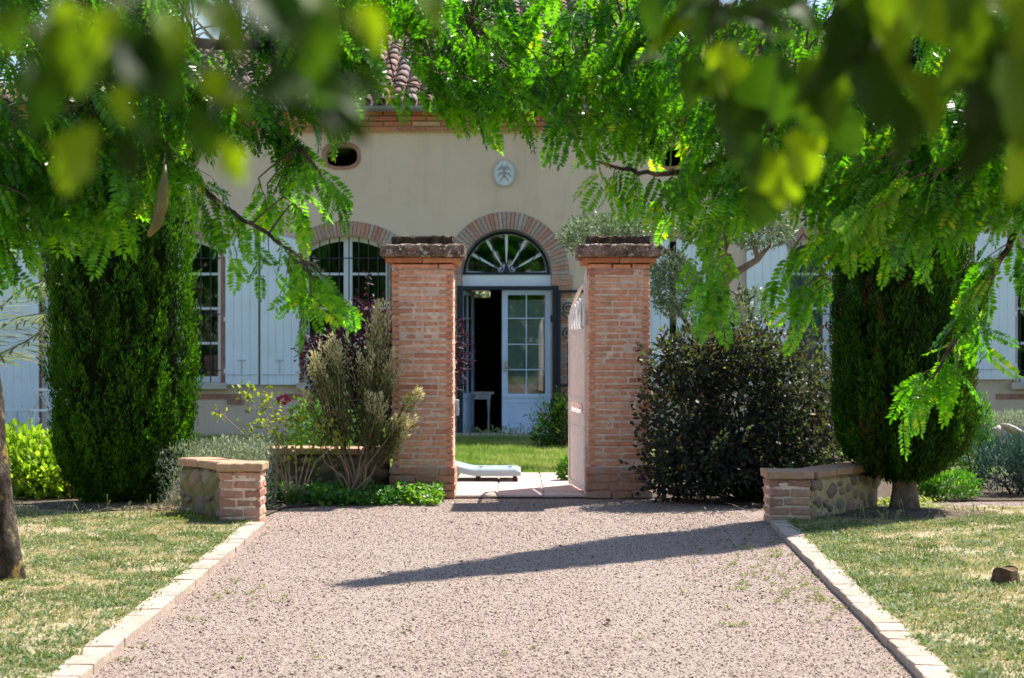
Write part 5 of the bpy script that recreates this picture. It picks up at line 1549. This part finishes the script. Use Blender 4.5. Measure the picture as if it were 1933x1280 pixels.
rose((bx_(552, 15.4), 15.4, 0), [(px(465, 742, 15.4), .055, 46), (px(415, 778, 15.4), .03, 14), (px(510, 750, 15.4), .04, 22), (px(530, 790, 15.4), .07, 40), (px(470, 800, 15.4), .04, 16), (px(560, 780, 15.4), .06, 34), (px(600, 800, 15.4), .08, 40), (px(540, 840, 15.4), .08, 34), (px(590, 850, 15.4), .09, 34), (px(495, 770, 15.4), .03, 10), (px(640, 830, 15.4), .08, 30)],
     "leggy rose bush with yellowing leaves behind the left short pillar", 64)
fl = thing("pink_flower", tuple(px(534, 757, 15.9)), "single dark pink bloom behind the rose stems", "flower")
mb = MB()
fc = px(534, 757, 15.9)
for i in range(14):
    a = i * 2.4; rr = .012 + .0022 * i
    c0 = fc + np.array([rr * math.cos(a), 0.5 * rr * math.sin(a), rr * .5 * math.sin(a) + .01])
    V, Q, _ = leaf_arrays([c0], [(math.cos(a), .2, math.sin(a))], np.array([[0, -1., .4]]), .035, .032, .3)
    mb.add(V, [tuple(q) for q in Q])
part("petals", mb.mesh("petals"), MAT['petal'], fl)
part("stem", MB().tube([(fc[0] + .02, fc[1] + .05, 0), (fc[0] + .01, fc[1] + .02, .4), fc], .004, 5).mesh("stem"), MAT['pale_twig'], fl)

# ground cover under the heather
r = np.random.default_rng(65); n = 5200
P = np.stack([r.uniform(-2.15, -.58, n), r.uniform(14.9, 16.25, n), np.zeros(n)], 1)
okk = (P[:, 1] > 15.2 + .22 * vnoise(P[:, :2], .4)) & ((P[:, 0] < -.6)) & ~((P[:, 0] > -1.13) & (P[:, 1] > 15.96)); 
P = P[okk]; n = len(P)
P[:, 2] = .015 + r.random(n) ** .8 * (.05 + .11 * vnoise(P[:, :2], .2, 3))
gc = leaf_mesh("ground_cover", P, unit(r.normal(0, .8, (n, 3)) + np.array([0, 0, .35])), unit(r.normal(0, .4, (n, 3)) + np.array([0, -.2, 1])), r.uniform(.03, .062, n), r.uniform(.03, .05, n), np.clip(r.normal(.42, .22, n) + (P[:, 0] > -.95) * .3, 0, 1), .2)
solo("ground_cover", gc, MAT['cover_leaf'], "low bright green leafy ground cover under the heather", "ground cover", kind="stuff")

# olive tree, cloud pruned
ol = thing("olive_tree", (bx_(1345, 20.5), 20.5, 0), "cloud pruned silvery olive tree behind the right gate pillar", "olive tree")
r = np.random.default_rng(66)
ox = lambda x, y, d=20.5: px(x, y, d)
tr = MB()
b0 = np.array([bx_(1330, 20.5), 20.5, -.03])
tr.tube([b0, ox(1328, 640), ox(1345, 560), ox(1380, 520), ox(1430, 490), ox(1455, 460)], [.10, .075, .062, .05, .035, .02], 10)
tr.tube([ox(1340, 590), ox(1325, 540), ox(1300, 500), ox(1250, 470), ox(1180, 450)], [.055, .045, .035, .028, .018], 8)
tr.tube([ox(1318, 640, 20.45), ox(1290, 600, 20.45), ox(1270, 570, 20.4)], [.035, .028, .015], 7)
tr.tube([ox(1345, 640, 20.5), ox(1362, 600, 20.5), ox(1370, 545, 20.5), ox(1400, 560, 20.5)], [.045, .035, .025, .012], 7)
tr.tube([ox(1430, 490), ox(1420, 440), ox(1380, 420)], [.03, .02, .012], 7)
part("trunk", tr.mesh("olive_trunk", True), MAT['cypress_bark'], ol)
def cloud(x, y, rx, rz, n, dd=0.0):
    c = px(x, y, 20.5 + dd); s = 20.5 / F
    P, d = in_ellipsoids([(c[0], c[1], c[2], rx * s, max(rx * s * .8, .15), rz * s)], n, r, .6)
    part("crown", leaf_mesh("olive_crown", P, unit(d + r.normal(0, .5, P.shape) + np.array([0, 0, .3])), rand_dirs(len(P), r), r.uniform(.03, .06, len(P)), r.uniform(.010, .017, len(P)), np.clip(r.normal(.5, .25, len(P)), 0, 1), .1), MAT['olive_leaf'], ol, kind="stuff")
cloud(1130, 445, 75, 42, 4200); cloud(1200, 430, 70, 38, 2200, .2); cloud(1275, 545, 50, 55, 3600, -.1); cloud(1430, 430, 75, 42, 3800); cloud(1420, 575, 36, 34, 1100); cloud(1330, 430, 60, 32, 1400, .2); cloud(1260, 500, 40, 30, 900)

# palm at the far left
pa = thing("palm_tree", (bx_(-60, 19), 19.0, 0), "palm with arching grey green fronds at the far left edge", "palm")
r = np.random.default_rng(67)
pc = px(-60, 690, 19.0)
part("trunk", MB().tube([(pc[0], 19, -.03), (pc[0], 19, .4), (pc[0], 19, pc[2])], [.2, .17, .15], 12).mesh("palm_trunk", True), MAT['bark'], pa)
def frond(pts, ll, seed):
    r = np.random.default_rng(seed); pts = np.array(pts, float)
    q = np.linspace(0, len(pts) - 1, 40); C_ = np.stack([np.interp(q, range(len(pts)), pts[:, i]) for i in range(3)], 1)
    for _ in range(4): C_[1:-1] = (C_[:-2] + 2 * C_[1:-1] + C_[2:]) / 4
    P, D, N, L = [], [], [], []
    for i in range(4, 40):
        tan = unit(C_[min(i + 1, 39)] - C_[i - 1])
        sd = unit(np.cross(tan, [0, 0, 1]))
        for s in (-1, 1):
            for rep in range(2):
                P.append(C_[i] + tan * r.uniform(-.02, .02)); D.append(unit(sd * s * .75 + tan * .55 + np.array([0, 0, -.35]) + r.normal(0, .1, 3))); N.append(unit(np.array([0, 0, 1]) + sd * s * .3 + r.normal(0, .2, 3)))
                L.append(ll * (.5 + .5 * math.sin(math.pi * i / 41)))
    n = len(P)
    mb = MB().tube(C_, np.linspace(.014, .003, 40), 5)
    f = part("frond", mb.mesh("frond_stem"), MAT['palm_leaf'], pa)
    part("leaflets", leaf_mesh("leaflets", P, np.array(D), np.array(N), np.array(L), r.uniform(.016, .026, n), np.clip(r.normal(.5, .2, n), 0, 1), .3), MAT['palm_leaf'], f, local=True, kind="stuff")
frond([pc, px(0, 668, 18.8), px(50, 645, 18.6), px(105, 605, 18.4), px(150, 600, 18.3)], .42, 1)
frond([pc, px(-20, 600, 18.9), px(40, 545, 18.8), px(100, 525, 18.6), px(150, 540, 18.5)], .42, 2)
frond([pc, px(-30, 640, 18.6), px(30, 600, 18.3), px(90, 590, 18.0), px(130, 620, 17.8)], .38, 3)
frond([pc, px(-80, 560, 19), px(-140, 480, 19.2), px(-220, 480, 19.4)], .4, 4)
frond([pc, px(-110, 620, 18.6), px(-190, 600, 18.2), px(-260, 660, 18)], .4, 5)
frond([pc, px(-50, 550, 19.4), px(-20, 470, 20.2), px(10, 450, 21)], .4, 6)

# ================================================================== GRASS AND GRAVEL
def grass(name, polyfun, x0, x1, y0, y1, n, hmin, hmax, wid, mat, greenish, seed, zb, label):
    r = np.random.default_rng(seed)
    P = np.stack([r.uniform(x0, x1, n), y0 + (y1 - y0) * r.random(n), np.full(n, zb)], 1)
    vis = np.abs(P[:, 0]) < P[:, 1] * .295 + .15
    bare = (vnoise(P[:, :2], .42, seed + 7) * .7 + vnoise(P[:, :2], .11, seed + 8) * .3 < .36) & (r.random(n) < .8) & (hmax < .06)
    P = P[polyfun(P) & vis & ~bare]; n = len(P)
    patch = vnoise(P[:, :2], .55, seed) * .6 + vnoise(P[:, :2], .17, seed + 1) * .4
    clump = vnoise(P[:, :2], .09, seed + 2)
    h = r.uniform(hmin, hmax, n) * (.45 + .9 * clump) * (.6 + .6 * patch)
    rn = np.clip((patch - .5) * 1.7 + greenish + r.normal(0, .22, n), 0, 1)
    D = unit(np.stack([r.normal(0, .55, n), r.normal(0, .55, n), np.ones(n)], 1))
    N = unit(np.stack([r.normal(0, 1, n), r.normal(0, 1, n), np.full(n, .2)], 1))
    B = np.cross(N, D); w = (r.uniform(.6, 1.4, n) * wid)[:, None]
    V = np.stack([P - B * w, P + B * w, P + D * h[:, None]], 1).reshape(-1, 3)
    me = mesh_np(name, V, None, np.arange(3 * n).reshape(-1, 3), np.repeat(rn, 3))
    return solo(name, me, mat, label, "grass", kind="stuff")
litter = lambda P, x, y, a, b: ((P[:, 0] - x) / a) ** 2 + ((P[:, 1] - y) / b) ** 2 > 1 
fl_ = lambda P: (P[:, 0] < np.array([kerbL(v) for v in P[:, 1]]) - KW + .05 * vnoise(P[:, :2], .13, 9) ** 2 + .01) & ((P[:, 1] < 14.4 + .15 * vnoise(P[:, :2], .3)) | (P[:, 0] < -3.6)) & litter(P, -3.25, 14.85, .62, .5)
fr_ = lambda P: (P[:, 0] > np.array([kerbR(v) for v in P[:, 1]]) + KW - .05 * vnoise(P[:, :2], .13, 9) ** 2 - .01) & (P[:, 1] < 14.75 + .15 * vnoise(P[:, :2], .3)) & litter(P, 3.0, 14.35, .7, .55)
grass("dry_grass", fl_, -4.6, -1.5, 7.0, 14.9, 130000, .012, .036, .0030, MAT['grass'], .49, 71, .034, "short half dry grass of the left lawn strip")
grass("dry_grass", fr_, 1.6, 4.6, 7.0, 14.9, 130000, .012, .038, .0030, MAT['grass'], .54, 72, .034, "short half dry grass of the right lawn strip")
grass("turf_grass", lambda P: (P[:, 0] > -6) & ((np.abs(P[:, 0]) < 1.2) | (P[:, 0] < -.9)), -5.5, 1.4, 18.8, 26.2, 130000, .04, .10, .005, MAT['turf_grass'], .55, 73, .006, "fresh green lawn between the terrace and the house")
# broad leaved weeds in the lawn strips and on the drive
def weeds(name, pts, rad, mat, seed, label, leaves=9, L=.032):
    r = np.random.default_rng(seed); P, D, N = [], [], []
    for (x, y, z, s) in pts:
        m = leaves; a = r.uniform(0, 6.28, m)
        d = np.stack([np.cos(a), np.sin(a), r.uniform(.15, 1.0, m)], 1)
        P.append(np.array([[x, y, z]]) + r.normal(0, rad * s, (m, 3)) * np.array([1, 1, .15])); D.append(d); N.append(np.stack([-np.cos(a) * .4, -np.sin(a) * .4, np.ones(m)], 1))
    P, D, N = map(np.concatenate, (P, D, N)); n = len(P); P[:, 2] = np.maximum(P[:, 2], .004)
    return solo(name, leaf_mesh(name, P, D, N, r.uniform(.6, 1.2, n) * L, r.uniform(.6, 1.2, n) * L * .38, np.clip(r.normal(.45, .25, n), 0, 1), .2), mat, label, "weeds", kind="stuff")
r = np.random.default_rng(74)
pts = []
for _ in range(8000):
    y = r.uniform(7.2, 14.3); side = r.random() < .5
    x = kerbL(y) - KW - r.random() ** 1.3 * 2.4 if side else kerbR(y) + KW + r.random() ** 1.3 * 2.4
    if vnoise(np.array([x, y]), .4, 5) < .50 and r.random() < .65: continue
    if (x + 3.25) ** 2 / .4 + (y - 14.85) ** 2 / .3 < 1 or (x - 3.0) ** 2 / .5 + (y - 14.35) ** 2 / .3 < 1: continue
    pts.append((x, y, .036, r.uniform(.5, 1.2)))
weeds("lawn_weeds", pts, .03, leaf_mat("weed_leaf", [(0, (.09, .14, .05)), (.6, (.16, .21, .085)), (1, (.30, .31, .12))], .3, .6, .3), 75, "broad leaved clover and weeds scattered through both lawn strips")
pts = []
for (cx_, cy_, sx, sy, cnt) in ((1.55, 10.7, .22, .9, 90), (1.75, 9.6, .12, .5, 45), (-1.85, 8.1, .1, .5, 40), (-1.6, 9.8, .2, .4, 25), (1.9, 8.2, .06, .5, 22), (1.1, 8.8, .03, .04, 5), (1.7, 12.2, .2, .4, 30), (0, 8.0, 1.2, .6, 8)):
    for _ in range(cnt):
        x, y = r.normal(cx_, sx), r.normal(cy_, sy)
        if kerbL(y) + .03 < x < kerbR(y) - .03: pts.append((x, y, .004, r.uniform(.3, .7)))
weeds("drive_weeds", pts, .02, leaf_mat("dry_weed_leaf", [(0, (.30, .25, .12)), (.5, (.20, .22, .07)), (1, (.12, .19, .05))], .3, .7, .2), 76, "small dry weeds creeping over the gravel along the kerbs", 7, .028)
# seeding grass stalks by the trunks and in the back lawn
mb = MB(); r = np.random.default_rng(77)
for _ in range(60):
    if r.random() < .5: x, y = r.uniform(2.3, 3.6), r.uniform(13.2, 14.0)
    else: x, y = r.uniform(-3.9, -2.2), r.uniform(13.7, 14.3)
    h = r.uniform(.07, .16); lx = r.normal(0, .02)
    mb.tube([(x, y, .03), (x + lx, y, .03 + h * .7), (x + lx * 1.6, y, .03 + h)], [.002, .002, .006], 4); 
for _ in range(110):
    x, y = r.uniform(-.7, .95), r.uniform(24.5, 26.0); h = r.uniform(.1, .24)
    mb.tube([(x, y, .0), (x + r.normal(0, .02), y, h * .7), (x + r.normal(0, .03), y, h)], [.003, .003, .010], 4)
solo("seed_stalks", mb.mesh("seed_stalks"), plain("seed_stalk", (.22, .26, .10), .8, .2), "thin seeding weed stalks standing out of the lawns", "weeds", kind="stuff")
# loose stones on the drive
r = np.random.default_rng(78); n = 85000
y = 6.9 + (15.9 - 6.9) * r.random(n) ** 1.25; x = r.uniform(-4.4, 4.4, n)
kl = np.array([kerbL(v) for v in y]); kr = np.array([kerbR(v) for v in y])
okk = ((x > kl + .01) & (x < kr - .01) & (y < 13.6)) | ((y > 13.6) & (x > -1.95) & (x < 1.85)) | ((y > 15.0) & (np.abs(x) > 3.6))
x, y = x[okk], y[okk]; n = len(x)
s = r.uniform(.0028, .0070, n); s = np.where(r.random(n) < .01, s * 2.0, s)
oct_ = np.array([(1, 0, 0), (0, 1, 0), (-1, 0, 0), (0, -1, 0), (0, 0, .8), (0, 0, -.5)], float)
J = oct_[None] * r.uniform(.6, 1.25, (n, 6, 1)) * s[:, None, None]
a = r.uniform(0, 6.28, n); c_, s_ = np.cos(a)[:, None], np.sin(a)[:, None]
V = np.stack([J[..., 0] * c_ - J[..., 1] * s_ + x[:, None], J[..., 0] * s_ + J[..., 1] * c_ + y[:, None], J[..., 2] + (s * .35)[:, None]], 2)
tri = np.array([(0, 1, 4), (1, 2, 4), (2, 3, 4), (3, 0, 4), (1, 0, 5), (2, 1, 5), (3, 2, 5), (0, 3, 5)])
Tt = (np.arange(n) * 6)[:, None, None] + tri[None]
solo("loose_gravel", mesh_np("loose_gravel", V.reshape(-1, 3), None, Tt.reshape(-1, 3), np.repeat(np.clip(r.normal(.5, .25, n), 0, 1), 6)), MAT['grain'], "loose pinkish gravel stones covering the drive", "gravel", kind="stuff")
# straw and dead needles lying on the drive and under the cypresses
r = np.random.default_rng(79); n = 2600
P = np.concatenate([np.stack([r.normal(-3.1, .5, n // 2), r.normal(14.7, .28, n // 2), np.full(n // 2, .06)], 1), np.stack([r.normal(2.95, .45, n // 2), r.normal(14.3, .25, n // 2), np.full(n // 2, .06)], 1)])
a = r.uniform(0, 6.28, len(P))
solo("fallen_needles", leaf_mesh("fallen_needles", P, np.stack([np.cos(a), np.sin(a), r.uniform(-.1, .25, len(a))], 1), np.tile([0, 0, 1.], (len(a), 1)), r.uniform(.04, .12, len(a)), .005, r.random(len(a)) * .4, 0, True), MAT['grass'], "dry fallen twigs and needles under both cypresses", "litter", kind="stuff")

# the wood behind the viewer, which the window panes mirror
r = np.random.default_rng(80); n = 9000
P = np.stack([r.uniform(-26, 26, n), r.uniform(-26, -17, n), np.zeros(n)], 1)
top = 7 + 3.5 * vnoise(np.stack([P[:, 0], P[:, 0] * 0], 1), 3.5)
P[:, 2] = top * r.random(n) ** .8
solo("far_wood", leaf_mesh("far_wood", P, rand_dirs(n, r), rand_dirs(n, r), r.uniform(.5, 1.0, n), r.uniform(.35, .7, n), np.clip(r.normal(.45, .2, n), 0, 1), .2), MAT['locust_leaf'], "dark green wood mirrored in the house windows", "wood", kind="stuff")

# debris on the drive: dark clods, straw, small dead leaves
r = np.random.default_rng(81)
def on_drive(n):
    y = r.uniform(7.2, 15.6, n); x = np.array([r.uniform(kerbL(min(v, 13)) + .05, kerbR(min(v, 13)) - .05) for v in y]); return x, y
x, y = on_drive(110); mb = MB()
for q in range(110):
    sz = r.uniform(.005, .014); o = oct_ * sz * r.uniform(.6, 1.3, (6, 1)) * np.array([1, 1, .6]); mb.add(o + np.array([x[q], y[q], sz * .3]), [tuple(t_) for t_ in tri])
solo("earth_clods", mb.mesh("earth_clods"), plain("earth_clod", (.07, .045, .035), .95, .1, 0, .3, 30), "small dark clods of earth lying on the gravel", "clods", kind="stuff")
x, y = on_drive(900); a = r.uniform(0, 6.28, 900)
solo("straw_bits", leaf_mesh("straw_bits", np.stack([x, y, np.full(900, .009)], 1), np.stack([np.cos(a), np.sin(a), r.uniform(-.05, .12, 900)], 1), np.tile([0, 0, 1.], (900, 1)), r.uniform(.02, .075, 900), r.uniform(.003, .008, 900), r.random(900) * .4, 0, True), MAT['grass'], "bits of dry straw and dead leaf strewn over the gravel", "litter", kind="stuff")

r = np.random.default_rng(82); n = 2600
P = np.stack([r.uniform(-6, 5, n), r.uniform(56, 59, n), np.zeros(n)], 1); P[:, 2] = 6.2 * r.random(n)
solo("rear_hedge", leaf_mesh("rear_hedge", P, rand_dirs(n, r), rand_dirs(n, r), r.uniform(.3, .6, n), r.uniform(.2, .4, n), np.clip(r.normal(.5, .2, n), 0, 1), .2), MAT['olive_leaf'], "pale green hedge glimpsed through the open door and hall", "hedge", kind="stuff")

# dry weeds and seedlings at the foot of the right wall and trunk
r = np.random.default_rng(83)
weeds("wall_foot_weeds", [(r.uniform(2.45, 3.5), r.uniform(14.55, 15.6), .02, r.uniform(.8, 2.2)) for _ in range(170)] + [(r.uniform(-2.7, -2.3), r.uniform(13.7, 14.3), .035, 1.) for _ in range(25)], .05, MAT['rose_leaf'], 84, "pale dry weeds at the foot of the right cobble wall and cypress trunk", 10, .05)
